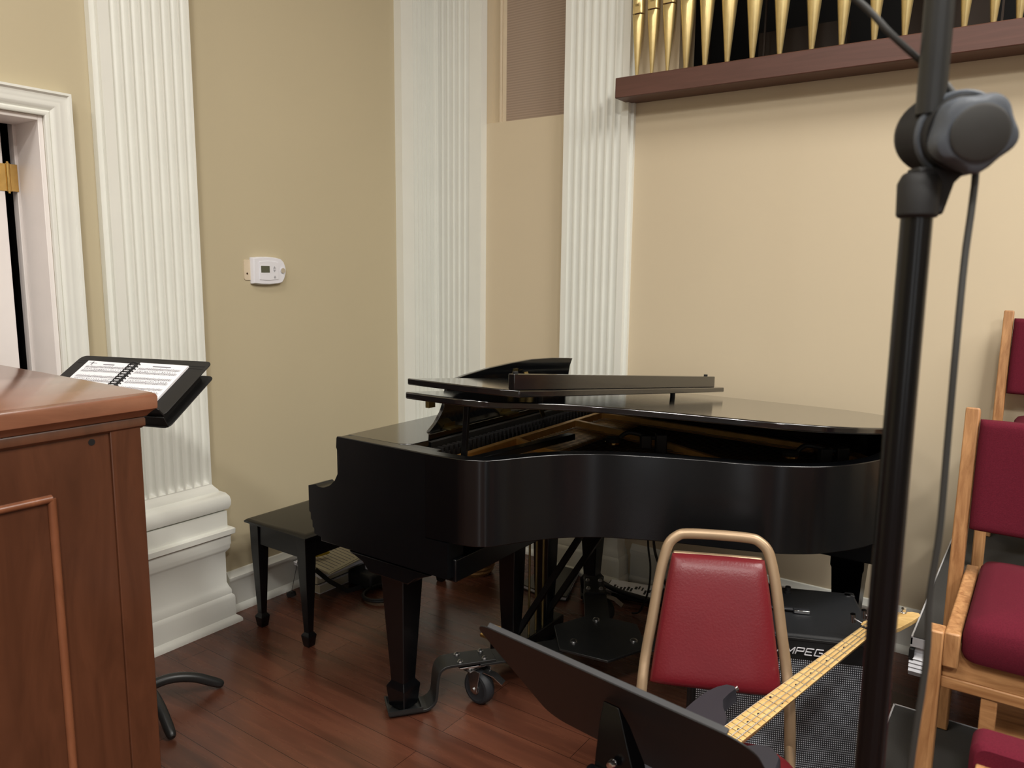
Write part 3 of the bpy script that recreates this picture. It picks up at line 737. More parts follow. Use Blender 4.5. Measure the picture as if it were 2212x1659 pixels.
sheets('sheet_music_stack', 'loose white sheet music sliding over the navy book under the bench', -2.83, 2.47, .110, R(0), 0, R(8), .20, .28, 7, False)
sheets('sheet_music_stack', 'stapled printed cream pages on top of the loose sheet music pile', -2.795, 2.46, .140, R(8), 0, R(10), .19, .27, 6, True, M['creampaper'])
m_ = MB(); m_.tube(smooth([(-2.84, 2.34, .178), (-2.815, 2.39, .184), (-2.80, 2.44, .180)], 4), [.003, .006, .010, .012, .013, .012, .010, .008, .004], 10)
tag(m_.build('yellow_marker', M['yellow']), 'small yellow highlighter lying on the printed cream pages', 'marker')
book('songbook', 'teal covered songbook standing behind the papers under the bench', -2.90, -2.73, 2.625, 2.80, .0, .168, M['teal'], M['paper'])
m_ = MB(); m_.lathe([(.022, 0), (.022, .05), (.014, .05), (.014, 0), (.022, 0)], (-2.69, 2.60, .075)); m_.v = m_.v
tag(m_.build('paper_roll', M['paper']), 'white paper roll on the black box beside the book stack', 'paper roll')
m_ = MB(); m_.box(-2.765, -2.60, 2.52, 2.72, 0, .075); tag(m_.build('storage_case', M['blackmatte'], bevel=.012), 'low black case on the floor right of the books under the bench', 'case')
m_ = MB(); m_.strip([(-2.740, 2.30, .15), (-2.715, 2.36, .08), (-2.68, 2.44, .012), (-2.66, 2.52, .012)], .022, .003, (1, 0, .4)); tag(m_.build('black_strap', M['blackmatte']), 'black strap hanging over the front of the book stack', 'strap')
m_ = MB()
P = []
for k in range(61):
    a = k/60*2*PI*2.5; P.append((-2.52+.10*math.cos(a)*(1-.004*k), 2.52+.10*math.sin(a), .008+.006*k/20))
m_.tube(P, .006, 8); tag(m_.build('coiled_cable', M['blackmatte']), 'black cable coiled on the floor behind the bench leg', 'cable')
t = thing('pendant_cord', 'thin cord with a small black clip hanging from the bench near the skirting', 'cord', (-2.86, 2.25, 0))
m_ = MB(); m_.cyl((-2.735, 2.24, .383), (-2.86, 2.25, .02), .0012, n=6); m_.build('cord', M['blackmatte'], t)
m_ = MB(); mm = frame((-2.86, 2.25, .015), (1, .6, .3), (-.6, 1, 0)); m_.box(-.020, .020, -.010, .010, -.010, .012, mm); m_.cyl((-2.875, 2.25, .02), (-2.84, 2.245, .035), .006); m_.build('clip', M['blackmatte'], t, bevel=.002)
# wicker basket
m_ = MB(); bc = (-2.36, 3.02, 0)
prof = [(.001, 0.002), (.09, 0), (.098, .01)]
for k in range(14): prof.append((.100+.0035*k+(.004 if k % 2 else 0), .012+.011*k))
prof += [(.152, .170), (.140, .172), (.09, .02), (.001, .015)]
m_.lathe(prof, bc, n=48); tag(m_.build('wicker_basket', M['wicker'], angle=20), 'round woven wicker basket on the floor behind the piano pedals', 'basket')
# folder + magazine + pads behind far leg
t = thing('flat_portfolio', 'grey flat portfolio folder lying on the floor behind the piano pedals', 'folder', (-1.93, 3.13, 0))
A = [(-2.06, 3.28), (-1.90, 3.34), (-1.775, 2.99), (-1.86, 2.96), (-2.04, 2.99)]
m_ = MB(); m_.prism(A, 'z', .020, .026); m_.prism(A, 'z', .002, .006); m_.build('cover', M['greyboard'], t)
m_ = MB(); m_.prism(ins(A, .97), 'z', .006, .020); m_.build('sheets', M['paper'], t)
t = thing('printed_magazine', 'printed magazine on a black tray by the skirting behind the far piano leg', 'magazine', (-1.6, 3.26, 0))
mm = frame((-1.55, 3.26, 0), (.97, .24, 0), (-.24, .97, 0))
m_ = MB(); m_.box(-.14, .14, -.08, .08, .001, .022, mm); m_.build('tray', M['blackmatte'], t, bevel=.003)
m_ = MB(); m_.box(-.13, .125, -.07, .07, .022, .030, mm); m_.build('pages', M['paper'], t)
m_ = MB()
for k in range(14): a = -.12+k*.017; b = random.uniform(-.055, .0); m_.box(a, a+random.uniform(.006, .013), b, b+random.uniform(.02, .06), .030, .0305, mm)
m_.build('print', M['inkdark'], t)
m_ = MB(); m_.tube(smooth([(-1.72, 3.20, .05), (-1.60, 3.16, .045), (-1.47, 3.18, .03), (-1.36, 3.22, .012), (-1.2, 3.24, .012)], 6), .012, 10)
tag(m_.build('thick_cable', M['blackmatte']), 'thick black cable across the floor from the far piano leg', 'cable')
for i, (lab, P) in enumerate((('thin black cord hanging under the piano left of its twin', [(-1.375, 3.0, .71), (-1.372, 3.0, .40), (-1.355, 3.0, .27), (-1.37, 3.02, .15), (-1.42, 3.05, .03), (-1.46, 3.05, .008)]),
                   ('black cord hanging under the piano just behind the red chair', [(-1.31, 2.9, .71), (-1.298, 2.9, .42), (-1.255, 2.9, .30), (-1.20, 2.92, .12), (-1.16, 2.95, .01), (-1.05, 3.0, .008)]))):
    m_ = MB(); m_.tube(smooth(P, 6), .0045 if i == 0 else .006, 8); tag(m_.build('hanging_cord', M['blackmatte']), lab, 'cord')

# ================================================================== LECTERN (left foreground)
lt = thing('lectern', 'large reddish brown wooden lectern cabinet with overhanging top at the left edge', 'lectern', (-2.0, .5, 0))
LX1, LY1, LZ = -1.72, .937, 1.215
m_ = MB(); m_.box(-2.62, LX1, -.15, LY1, 0, LZ)
m_.box(LX1, LX1+.006, .866, LY1, .0, LZ-.001)
m_.build('cabinet', M['lectern'], lt, bevel=.002)
m_ = MB()
m_.loft([[(-2.62-o_, -.15-o_, z), (LX1+o_, -.15-o_, z), (LX1+o_, LY1+o_, z), (-2.62-o_, LY1+o_, z)] for o_, z in ((.004, LZ-.028), (.010, LZ-.022), (.010, LZ-.006), (.006, LZ))])
m_.build('cornice_molding', M['lectern'], lt)
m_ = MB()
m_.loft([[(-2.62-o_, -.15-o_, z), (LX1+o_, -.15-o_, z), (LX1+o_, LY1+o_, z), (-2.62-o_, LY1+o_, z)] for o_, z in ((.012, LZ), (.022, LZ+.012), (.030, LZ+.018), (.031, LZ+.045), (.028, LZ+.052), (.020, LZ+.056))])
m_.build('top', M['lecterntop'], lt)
m_ = MB()
def mold(y0, y1, z0, z1, x):
    for (a, b) in (((y0, z0), (y1, z0)), ((y1, z0), (y1, z1)), ((y1, z1), (y0, z1)), ((y0, z1), (y0, z0))):
        m_.cyl((x, a[0], a[1]), (x, b[0], b[1]), .009, n=10)
mold(-.05, .735, .15, 1.065, LX1+.001)
m_.build('panel_molding', wood('lectern_molding', s255(108, 64, 42), s255(140, 88, 60), (9, 14, 2.2), .3), lt)
m_ = MB(); m_.cyl((LX1-.004, .827, 1.172), (LX1+.001, .827, 1.172), .0075, n=16); m_.build('screw_hole', M['dark'], lt)

# ================================================================== MUSIC STAND left
ms = thing('music_stand', 'black music stand holding an open spiral songbook beside the white pilaster', 'music stand', (-2.52, 1.34, 0), 0, None)
A0 = Vector((-2.729, 1.305, 1.25)); u = Vector((.945, .327, 0)).normalized(); wv = Vector((.284, -.820, -.496)).normalized(); nv = -u.cross(wv).normalized()
if nv.z < 0: nv = -nv
def desk_frame(o, u, w, n): mm = Matrix((u, w, n)).transposed().to_4x4(); mm.translation = o; return mm
DM = desk_frame(A0, u, wv, nv)
W_, H_ = .525, .275
m_ = MB()
pl = rrect(0, W_, 0, H_, .022, 5)
m_.loft([[(a, b, 0) for a, b in pl], [(a, b, .003) for a, b in pl]], m=DM)
for b in (.028, .040): m_.cyl((.012, b, .002), (W_-.012, b, .002), .003, n=6, m=DM)
# lower shelf and lip
m_.strip([(W_/2, H_-.012, .0), (W_/2, H_+.002, .012), (W_/2, H_+.004, .055)], W_-.0, .003, (0, -1, .1), m=DM) if False else None
m_.loft([[(0, H_-.006, 0), (W_, H_-.006, 0), (W_, H_, 0), (0, H_, 0)], [(0, H_+.002, .030), (W_, H_+.002, .030), (W_, H_+.006, .030), (0, H_+.006, .030)], [(.03, H_-.002, .058), (W_-.03, H_-.002, .058), (W_-.03, H_+.002, .058), (.03, H_+.002, .058)]], m=DM)
m_.build('desk', M['standblack'], ms, bevel=.001)
m_ = MB()
pl = rrect(.02, W_+.01, .03, H_+.012, .02, 5)
m_.loft([[(a, b, -.036) for a, b in pl], [(a, b, -.033) for a, b in pl]], m=DM)
m_.box(.02, W_+.005, H_+.004, H_+.008, -.036, .002, DM); m_.box(W_-.03, W_-.027, .05, H_, -.034, 0, DM)
m_.build('rear_shelf', M['standblack'], ms, bevel=.001)
dc = DM @ Vector((W_/2, H_/2, -.04))
sx, sy = -2.52, 1.335
m_ = MB(); m_.tube([dc, (sx, sy, dc.z-.08), (sx, sy, .62)], .011, 14); m_.build('upper_tube', M['blackmetal'], ms)
m_ = MB(); m_.cyl((sx, sy, .06), (sx, sy, .68), .015, n=18); m_.cyl((sx, sy, .66), (sx, sy, .70), .020, n=18); m_.build('lower_tube', M['blackmetal'], ms)
for a in (68, -12, 188):
    d = Vector((math.cos(R(a)), math.sin(R(a)), 0)); b0 = Vector((sx, sy, 0))
    P = [b0+d*r_+Vector((0, 0, z)) for r_, z in ((.0, .075), (.08, .088), (.16, .070), (.225, .034), (.262, .012))]
    m_ = MB(); m_.tube(smooth(P, 5), [.018]*16+[.0175, .017, .016, .014, .010], 12); m_.build('foot', M['blackmetal'], ms)

# open songbook
sb = thing('spiral_songbook', 'open spiral bound songbook with printed music on the left music stand', 'book', (-2.4, 1.3, 1.2))
def quad(mb, P, z0, z1): mb.loft([[(a, b, z0) for a, b in P], [(a, b, z1) for a, b in P]], m=DM)
LP = [(.055, .033), (.245, .039), (.245, .262), (.055, .262)]; RP = [(.268, .033), (.458, .036), (.458, .262), (.268, .262)]
m_ = MB(); quad(m_, LP, .0035, .008); m_.build('left_page', M['paper'], sb)
m_ = MB(); quad(m_, RP, .0035, .010); m_.build('right_page', M['paper'], sb)
m_ = MB()
for k in range(17):
    b = .045+k*.0128
    pts = [(.2565+.019*math.cos(t_), b+.002*math.sin(t_*.5), .009+.013*math.sin(t_)) for t_ in [2*PI*j/16 for j in range(17)]]
    m_.tube([DM @ Vector(p_) for p_ in pts], .0022, 6)
m_.build('spiral', M['blackmatte'], sb)
def music(mb, x0, x1, ztop):
    for s in range(4):
        y = .062+s*.050
        for st in range(2):
            yy = y+st*.021
            for l in range(5): mb.box(x0, x1, yy+l*.0022, yy+l*.0022+.0005, ztop, ztop+.0003, DM)
            for q in range(22):
                xx = x0+.004+q*(x1-x0-.008)/22; o2 = random.uniform(0, .008)
                mb.box(xx, xx+.0028, yy+o2, yy+o2+.002, ztop, ztop+.0004, DM); mb.box(xx+.0024, xx+.0031, yy+o2-.006, yy+o2+.001, ztop, ztop+.0004, DM)
        for q in range(16):
            xx = x0+.004+q*(x1-x0-.008)/16; mb.box(xx, xx+random.uniform(.003, .008), y+.0145, y+.0165, ztop, ztop+.0003, DM)
m_ = MB(); music(m_, .068, .232, .008); m_.box(.13, .175, .049, .053, .008, .0084, DM)
m_.box(.080, .084, .038, .056, .008, .0084, DM); m_.box(.069, .100, .045, .0465, .008, .0084, DM); m_.cyl(DM @ Vector((.082, .045, .008)), DM @ Vector((.082, .045, .0083)), .004, n=12); m_.build('printed_music', M['ink'], sb)
m_ = MB(); music(m_, .282, .446, .010); m_.box(.33, .40, .049, .053, .010, .0104, DM); m_.build('printed_music', M['ink'], sb)

# ================================================================== FOREGROUND STAND
fs_ = thing('music_stand', 'black music stand seen from behind in the foreground before the red chair', 'music stand', (-.57, 1.28, 0))
u = Vector((.991, -.132, 0)).normalized(); wv = Vector((.082, .620, -.780)).normalized(); nb = u.cross(wv).normalized()    # nb: side facing the player
if nb.z < 0: nb = -nb
FM = desk_frame(Vector((-.852, 1.087, .9)), u, wv, nb)
W2, H2 = .565, .388
m_ = MB(); pl = [(a, b) for a, b in rrect(0, W2, 0, H2, .045, 7)]
m_.loft([[(a, b, -.0015) for a, b in pl], [(a, b, .0015) for a, b in pl]], m=FM)
m_.build('desk', M['standblack'], fs_, bevel=.0008)
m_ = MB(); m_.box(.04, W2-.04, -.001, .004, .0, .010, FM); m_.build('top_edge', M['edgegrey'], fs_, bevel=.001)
m_ = MB(); m_.box(.03, W2-.03, H2-.006, H2-.002, 0, .055, FM); m_.build('shelf_lip', M['standblack'], fs_, bevel=.001)
m_ = MB(); cx = .255
PB = FM @ Vector((.272, .095, -.004)); hz = Vector((.103, .774, 0)).normalized()
rg_ = []
for dz, l, r_, th in ((0, -.002, .030, .004), (.03, -.002, .048, .020), (.09, -.002, .076, .036), (.16, -.004, .092, .042), (.24, -.004, .080, .040), (.27, -.002, .070, .036)):
    c_ = PB-Vector((0, 0, dz)); rg_.append([c_+u*l-hz*th*.6, c_+u*r_-hz*th*.6, c_+u*r_+hz*th*.4, c_+u*l+hz*th*.4])
m_.loft(rg_)
TB = m_.build('tilt_bracket', M['bracketblack'], fs_, bevel=.012, seg=4)
m_ = MB()
c_ = PB-Vector((0, 0, .128))+u*.030-hz*.030; P0 = c_-u*.040; P1 = c_+u*.056; m_.cyl(P0, P1, .019, n=24); m_.build('tilt_barrel', M['blackgloss'], TB, bevel=.003)
m_ = MB(); q = PB-Vector((0, 0, .085))+u*.040-hz*.030; mm = frame(q, u, Vector((0, 0, -1))); m_.lathe([(.0005, -.010), (.006, -.009), (.0085, -.004), (.0085, .002), (.0005, .006)], (0, 0, 0), m=mm, n=16)
q2 = FM @ Vector((cx-.025, .15, -.012))
m_.build('rivet', M['chrome'], TB)
bc_ = PB-Vector((0, 0, .20))+u*.038
m_ = MB(); m_.tube([bc_, (bc_.x, bc_.y, bc_.z-.06), (bc_.x, bc_.y, .45)], .012, 16); m_.build('upper_tube', M['blackmetal'], fs_)
m_ = MB(); m_.cyl((bc_.x, bc_.y, .07), (bc_.x, bc_.y, .50), .017, n=20); m_.build('lower_tube', M['blackmetal'], fs_)
for a in (90, 210, 330):
    d = Vector((math.cos(R(a)), math.sin(R(a)), 0)); b0 = Vector((bc_.x, bc_.y, 0))
    P = [b0+d*r_+Vector((0, 0, z)) for r_, z in ((.0, .085), (.08, .088), (.16, .070), (.225, .034), (.262, .012))]
    m_ = MB(); m_.tube(smooth(P, 5), [.018]*16+[.0175, .017, .016, .014, .010], 12); m_.build('foot', M['blackmetal'], fs_)

# ================================================================== RED CHAIR
ca = R(24); ux = Vector((math.cos(ca), math.sin(ca), 0)); vx = Vector((-math.sin(ca), math.cos(ca), 0))
UC = .172
org = ux*UC+vx*1.95
rc = thing('banquet_chair', 'red vinyl banquet chair with champagne metal frame facing the camera before the amplifier', 'chair', (org.x, org.y, 0), ca)
def bv(z): return .075+.33*(z-.45)        # back plane local y
m_ = MB()
zt = .826
half = [(.192, .0, 0), (.200, .015, .18), (.195, .045, .40), (.187, bv(.50), .50), (.172, bv(.60), .60), (.158, bv(.70), .70), (.146, bv(.76), .76)]
arc_ = [(.134, .797), (.112, .818), (.085, zt), (0, zt+.002)]
right = [Vector(p) for p in half]+[Vector((a, bv(b), b)) for a, b in arc_]
path = [Vector((-p.x, p.y, p.z)) for p in right]+[p for p in reversed(right[:-1])]
m_.tube(smooth(path, 4), .0150, 14, up=(0, 1, 0), flat=.62)
m_.build('back_frame', M['champagne'], rc, world=False)
m_ = MB()
def bk(a, b, h):
    z = .61+b*.168; w_ = .176-.048*(b+1)/2
    return (a*w_*(1-.02*max(0, b)**4), bv(z)-.012-h*.030, z)
pillow(m_, bk, 22, 9, back=.5, ck=.012)
m_.build('backrest', M['vinyl'], rc, world=False, angle=80)
m_ = MB(); m_.prism([(-.165, .45), (.165, .45), (.122, .775), (-.122, .775)], 'y', 0, .014); m_.v = [Vector((p.x, bv(p.z)+p.y+.004, p.z)) for p in m_.v]; m_.build('back_panel', M['champagne'], rc, world=False, bevel=.004)
m_ = MB(); sp = rrect(-.185, .185, -.50, -.07, .12, 10)
def sring(k, z): return [(a*k, -.285+(b+.285)*k, z) for a, b in sp]
m_.loft([sring(.93, .338), sring(1, .348), sring(1.0, .368), sring(.965, .384), sring(.85, .393), sring(.5, .397)])
m_.build('seat', M['vinyl'], rc, world=False)
m_ = MB()
m_.tube([(-.192, .01, .322), (-.175, -.14, .327), (-.165, -.44, .327), (-.165, -.46, .31), (-.180, -.49, 0)], .0125, 12, up=(0, 0, 1)); m_.build('leg', M['champagne'], rc, world=False)
m_ = MB()
m_.tube([(.192, .01, .322), (.175, -.14, .327), (.165, -.44, .327), (.165, -.46, .31), (.180, -.49, 0)], .0125, 12, up=(0, 0, 1)); m_.build('leg', M['champagne'], rc, world=False)
m_ = MB(); m_.cyl((-.17, -.43, .325), (.17, -.43, .325), .011); m_.mark(); m_.cyl((-.185, -.09, .325), (.185, -.09, .325), .011); m_.mark(); m_.build_each('stretcher', M['champagne'], rc, world=False)

# ================================================================== AMPLIFIER
am = thing('bass_amplifier', 'black bass amplifier with silver dotted grille cloth behind the red chair', 'amplifier', (-.571, 2.229, 0), R(22.6))
AW, AD, AH = .263, .36, .50
m_ = MB(); m_.box(-AW, AW, 0, AD, .0, AH); m_.build('cabinet', M['amp'], am, world=False, bevel=.009, seg=3)
m_ = MB(); m_.box(-AW+.018, AW-.018, -.004, .002, .018, AH-.073); m_.build('grille_cloth', M['grille'], am, world=False)
m_ = MB(); m_.box(-AW+.010, AW-.010, -.008, .002, AH-.073, AH-.012); m_.box(-AW+.006, AW-.006, -.009, -.002, AH-.016, AH-.006); m_.build('name_strip', M['blackmatte'], am, world=False, bevel=.002)
m_ = MB(); m_.box(-.10, .045, .15, .165, AH+.006, AH+.014); m_.box(.045, .095, .148, .167, AH, AH+.012)
m_.box(-.15, -.10, .148, .167, AH, AH+.012); HD = m_.build('handle', M['rubber'], am, world=False, bevel=.003)
m_ = MB(); m_.box(.047, .093, .144, .149, AH+.003, AH+.013); m_.mark(); m_.box(-.148, -.102, .144, .149, AH+.003, AH+.013); m_.mark(); m_.build_each('handle_cap', M['chrome'], HD, world=False, bevel=.001)
m_ = MB()
for k in range(5): m_.lathe([(.013, 0), (.013, .006), (.010, .008), (.009, .022), (.001, .023)], (-.20+k*.062, .31, AH), n=16); m_.mark()
m_.build_each('control_knob', M['blackmatte'], am, world=False)
m_ = MB()
for x in (-.24, .24):
    m_.lathe([(.010, 0), (.010, .003), (.002, .004)], (x, .335, AH), n=12); m_.mark()
m_.build_each('screw', M['chrome'], am, world=False)
# raised silver lettering on the front strip (slanted letters as on the photo)
LET = {'A': [((0, 0), (.5, 1)), ((.5, 1), (1, 0)), ((.22, .42), (.78, .42))], 'M': [((0, 0), (0, 1)), ((0, 1), (.5, .3)), ((.5, .3), (1, 1)), ((1, 1), (1, 0))],
       'P': [((0, 0), (0, 1)), ((0, 1), (1, 1)), ((1, 1), (1, .5)), ((1, .5), (0, .5))], 'E': [((0, 0), (0, 1)), ((0, 1), (1, 1)), ((0, .5), (.8, .5)), ((0, 0), (1, 0))],
       'G': [((1, 1), (0, 1)), ((0, 1), (0, 0)), ((0, 0), (1, 0)), ((1, 0), (1, .5)), ((1, .5), (.5, .5))]}
m_ = MB(); x0 = -.02; hh = .020; ww = .020; zb = AH-.055
for ch in 'AMPEG':
    for (a, b), (c, d) in LET[ch]:
        p0 = Vector((x0+a*ww+b*.006, -.011, zb+b*hh)); p1 = Vector((x0+c*ww+d*.006, -.011, zb+d*hh)); m_.cyl(p0, p1, .0017, n=6)
    x0 += .0265
m_.build('nameplate_lettering', M['white'], am, world=False)
m_ = MB()
for x in (-AW, AW-.03):
    for y in (-.002, AD-.028): m_.box(x-.001 if x < 0 else x, x+.03+(.001 if x > 0 else 0), y, y+.03, AH-.03, AH+.002); m_.mark()
m_.build_each('corner_guard', M['blackmatte'], am, world=False, bevel=.005)

# ================================================================== BASS GUITAR
Nn = Vector((-.351, 2.257, .565)); D = Vector((-.324, -.928, -.181)).normalized(); S = D.cross(Vector((0, 0, 1))).normalized(); NB = S.cross(D).normalized()
if NB.z < 0: NB = -NB
bg = thing('bass_guitar', 'dark bodied bass guitar with maple neck lying across the red chair and amplifier', 'bass guitar', (-.55, 1.6, .45))
BM = Matrix((D, S, NB)).transposed().to_4x4(); BM.translation = Nn
Ls = .864
def fr(n_): return Ls*(1-2**(-n_/12))
m_ = MB()
m_.loft([[(t_, -w_/2, 0), (t_, w_/2, 0), (t_, w_*.42, -.010*k), (t_, w_*.2, -.020*k), (t_, -w_*.2, -.020*k), (t_, -w_*.42, -.010*k)] for t_, w_, k in ((0, .040, 1), (.1, .044, 1), (.45, .059, 1.05), (.50, .061, 1.25), (.535, .062, 1.5), (.62, .062, 1.5))], m=BM)
m_.build('neck', M['maple'], bg)
m_ = MB(); hp = [(0, .020), (-.010, .021), (-.018, .031), (-.035, .033), (-.06, .024), (-.10, .008), (-.145, -.018), (-.165, -.040), (-.170, -.058), (-.160, -.066), (-.12, -.063), (-.07, -.055), (-.035, -.043), (-.012, -.026), (0, -.020)]
m_.loft([[(a, b, -.017) for a, b in hp], [(a, b, -.004) for a, b in hp]], m=BM); m_.build('headstock', M['maple'], bg, bevel=.001)
m_ = MB()
for k in range(1, 21): t_ = fr(k); wd = .040+.022*t_/.54; m_.cyl(BM @ Vector((t_, -wd/2+.001, .0004)), BM @ Vector((t_, wd/2-.001, .0004)), .0009, n=6); m_.mark()
m_.build_each('fret', M['steel'], bg)
m_ = MB()
for k in (3, 5, 7, 9, 12, 15, 17, 19):
    t_ = (fr(k)+fr(k-1))/2
    for s in ((-.017, .017) if k == 12 else (0,)): m_.lathe([(.0005, .0003), (.0033, .0003), (.0033, .0008), (.0005, .0009)], m=BM @ Matrix.Translation((t_, s, 0)), n=14); m_.mark()
m_.build_each('fret_marker', M['blackmatte'], bg)
m_ = MB(); m_.box(-.003, .002, -.020, .020, -.003, .004, BM); m_.build('nut', M['blackmatte'], bg)
m_ = MB()
for k in range(4):
    a0 = -.0145+k*.0097; a1 = -.028+k*.0187; m_.cyl(BM @ Vector((0, a0, .005)), BM @ Vector((.84, a1, .010)), .0012-.0002*k, n=6)
    tx = -.030-.038*(3-k); ty = .012-(3-k)*.013; m_.cyl(BM @ Vector((0, a0, .005)), BM @ Vector((tx, ty, .004)), .0008+.0002*k, n=6); m_.mark()
m_.build_each('string', M['steel'], bg)
m_ = MB()
for k in range(4):
    tx = -.030-.038*k; ty = .012-k*.013
    m_.lathe([(.008, -.004), (.008, -.001), (.005, 0), (.005, .010), (.007, .011), (.001, .012)], m=BM @ Matrix.Translation((tx, ty, 0)), n=14)
    e = .034-(.0 if k == 0 else .012*k)
    P0 = BM @ Vector((tx, e-.006, -.011)); P1 = BM @ Vector((tx-.006, e+.028, -.009)); m_.cyl(P0, P1, .0022, n=8); P2 = BM @ Vector((tx-.008, e+.033, .004)); P3 = BM @ Vector((tx-.008, e+.033, -.022)); m_.cyl(P2, P3, .0075, n=12); m_.mark()
m_.build_each('tuning_machine', M['chrome'], bg)
m_ = MB()
bo = [(.585, .035), (.56, .045), (.535, .062), (.515, .090), (.492, .108), (.462, .112), (.437, .112), (.430, .122), (.438, .140), (.462, .152), (.50, .160), (.55, .158), (.62, .150), (.70, .140), (.78, .148), (.86, .172), (.93, .172), (.99, .135), (1.02, .07), (1.025, -.02), (1.0, -.10), (.94, -.155), (.86, -.172), (.78, -.160), (.70, -.135), (.64, -.128), (.60, -.130), (.565, -.115), (.550, -.085), (.56, -.060), (.585, -.040)]
m_.loft([[(a, b, -.053) for a, b in ins(bo, .985)], [(a, b, -.047) for a, b in bo], [(a, b, -.018) for a, b in bo], [(a, b, -.012) for a, b in ins(bo, .985)]], m=BM)
m_.build('body', M['bassblack'], bg)
m_ = MB(); m_.cyl(BM @ Vector((.432, .126, -.03)), BM @ Vector((.418, .126, -.03)), .006, n=14); m_.cyl(BM @ Vector((.421, .126, -.03)), BM @ Vector((.418, .126, -.03)), .009, n=14); m_.build('strap_button', M['chrome'], bg)
m_ = MB(); m_.box(.655, .685, -.042, .042, -.013, .002, BM); m_.mark(); m_.box(.77, .795, -.045, .045, -.013, .002, BM); m_.mark(); m_.build_each('pickup', M['blackmatte'], bg, bevel=.002)
m_ = MB(); m_.box(.835, .885, -.040, .040, -.012, .003, BM); m_.build('bridge', M['chrome'], bg, bevel=.001)

# ================================================================== RISERS
def riser(lab, x0, x1, y0, y1, zt_, legs, grp):
    t = thing('stage_riser', lab, 'riser', (x0, y0, 0), 0, grp)
    m_ = MB(); m_.box(x0+.004, x1, y0+.004, y1-.004, zt_-.020, zt_); m_.build('deck', M['riser'], t)
    m_ = MB(); fh = .105
    # extruded front rail with ribs
    pr = [(y0, zt_-.003), (y0, zt_-.028), (y0+.012, zt_-.030), (y0+.012, zt_-.048), (y0-.004, zt_-.056)]
    for k in range(4): z = zt_-.060-k*.012; pr += [(y0-.006, z), (y0-.002, z-.005)]
    pr += [(y0+.004, zt_-fh-.006), (y0+.03, zt_-fh), (y0+.03, zt_-.003)]
    m_.prism(pr, 'x', x0-.001, x1)
    m_.box(x0-.001, x0+.003, y0, y1, zt_-.022, zt_+.0015); m_.box(x0, x1, y1-.004, y1, zt_-.03, zt_+.0015)
    m_.box(x0, x0+.03, y0+.04, y1-.01, zt_-.075, zt_-.021); m_.box(x0, x1, y1-.04, y1-.005, zt_-.075, zt_-.021); m_.build('edge_frame', M['alu'], t)
    m_ = MB(); m_.box(x0-.003, x0+.010, y0-.006, y0+.008, zt_-.066, zt_-.032); m_.build('latch', M['blackmatte'], t, bevel=.003)
    m_ = MB(); m_.cyl((x0+.075, y0-.0015, zt_-.018), (x0+.075, y0+.001, zt_-.018), .0065, n=14); m_.build('bolt', M['steel'], t)
    for (lx, ly) in legs:
        m_ = MB(); m_.cyl((lx, ly, 0), (lx, ly, zt_-.07), .024, n=20); m_.lathe([(.03, 0), (.03, .02), (.024, .03)], (lx, ly, 0), n=20); m_.build('leg', M['alu'], t)
    return t
riser('tall black carpeted stage riser with aluminium edge against the organ wall', -.238, 1.6, 2.235, 3.375, .587, ((-.175, 2.32), (-.175, 3.25), (1.5, 2.32), (1.5, 3.25)), 'black stage risers')
riser('lower black carpeted stage riser in front of the tall one', -.264, 1.6, 1.45, 2.222, .387, ((-.20, 1.54), (-.20, 2.14), (1.5, 1.54), (1.5, 2.14)), 'black stage risers')

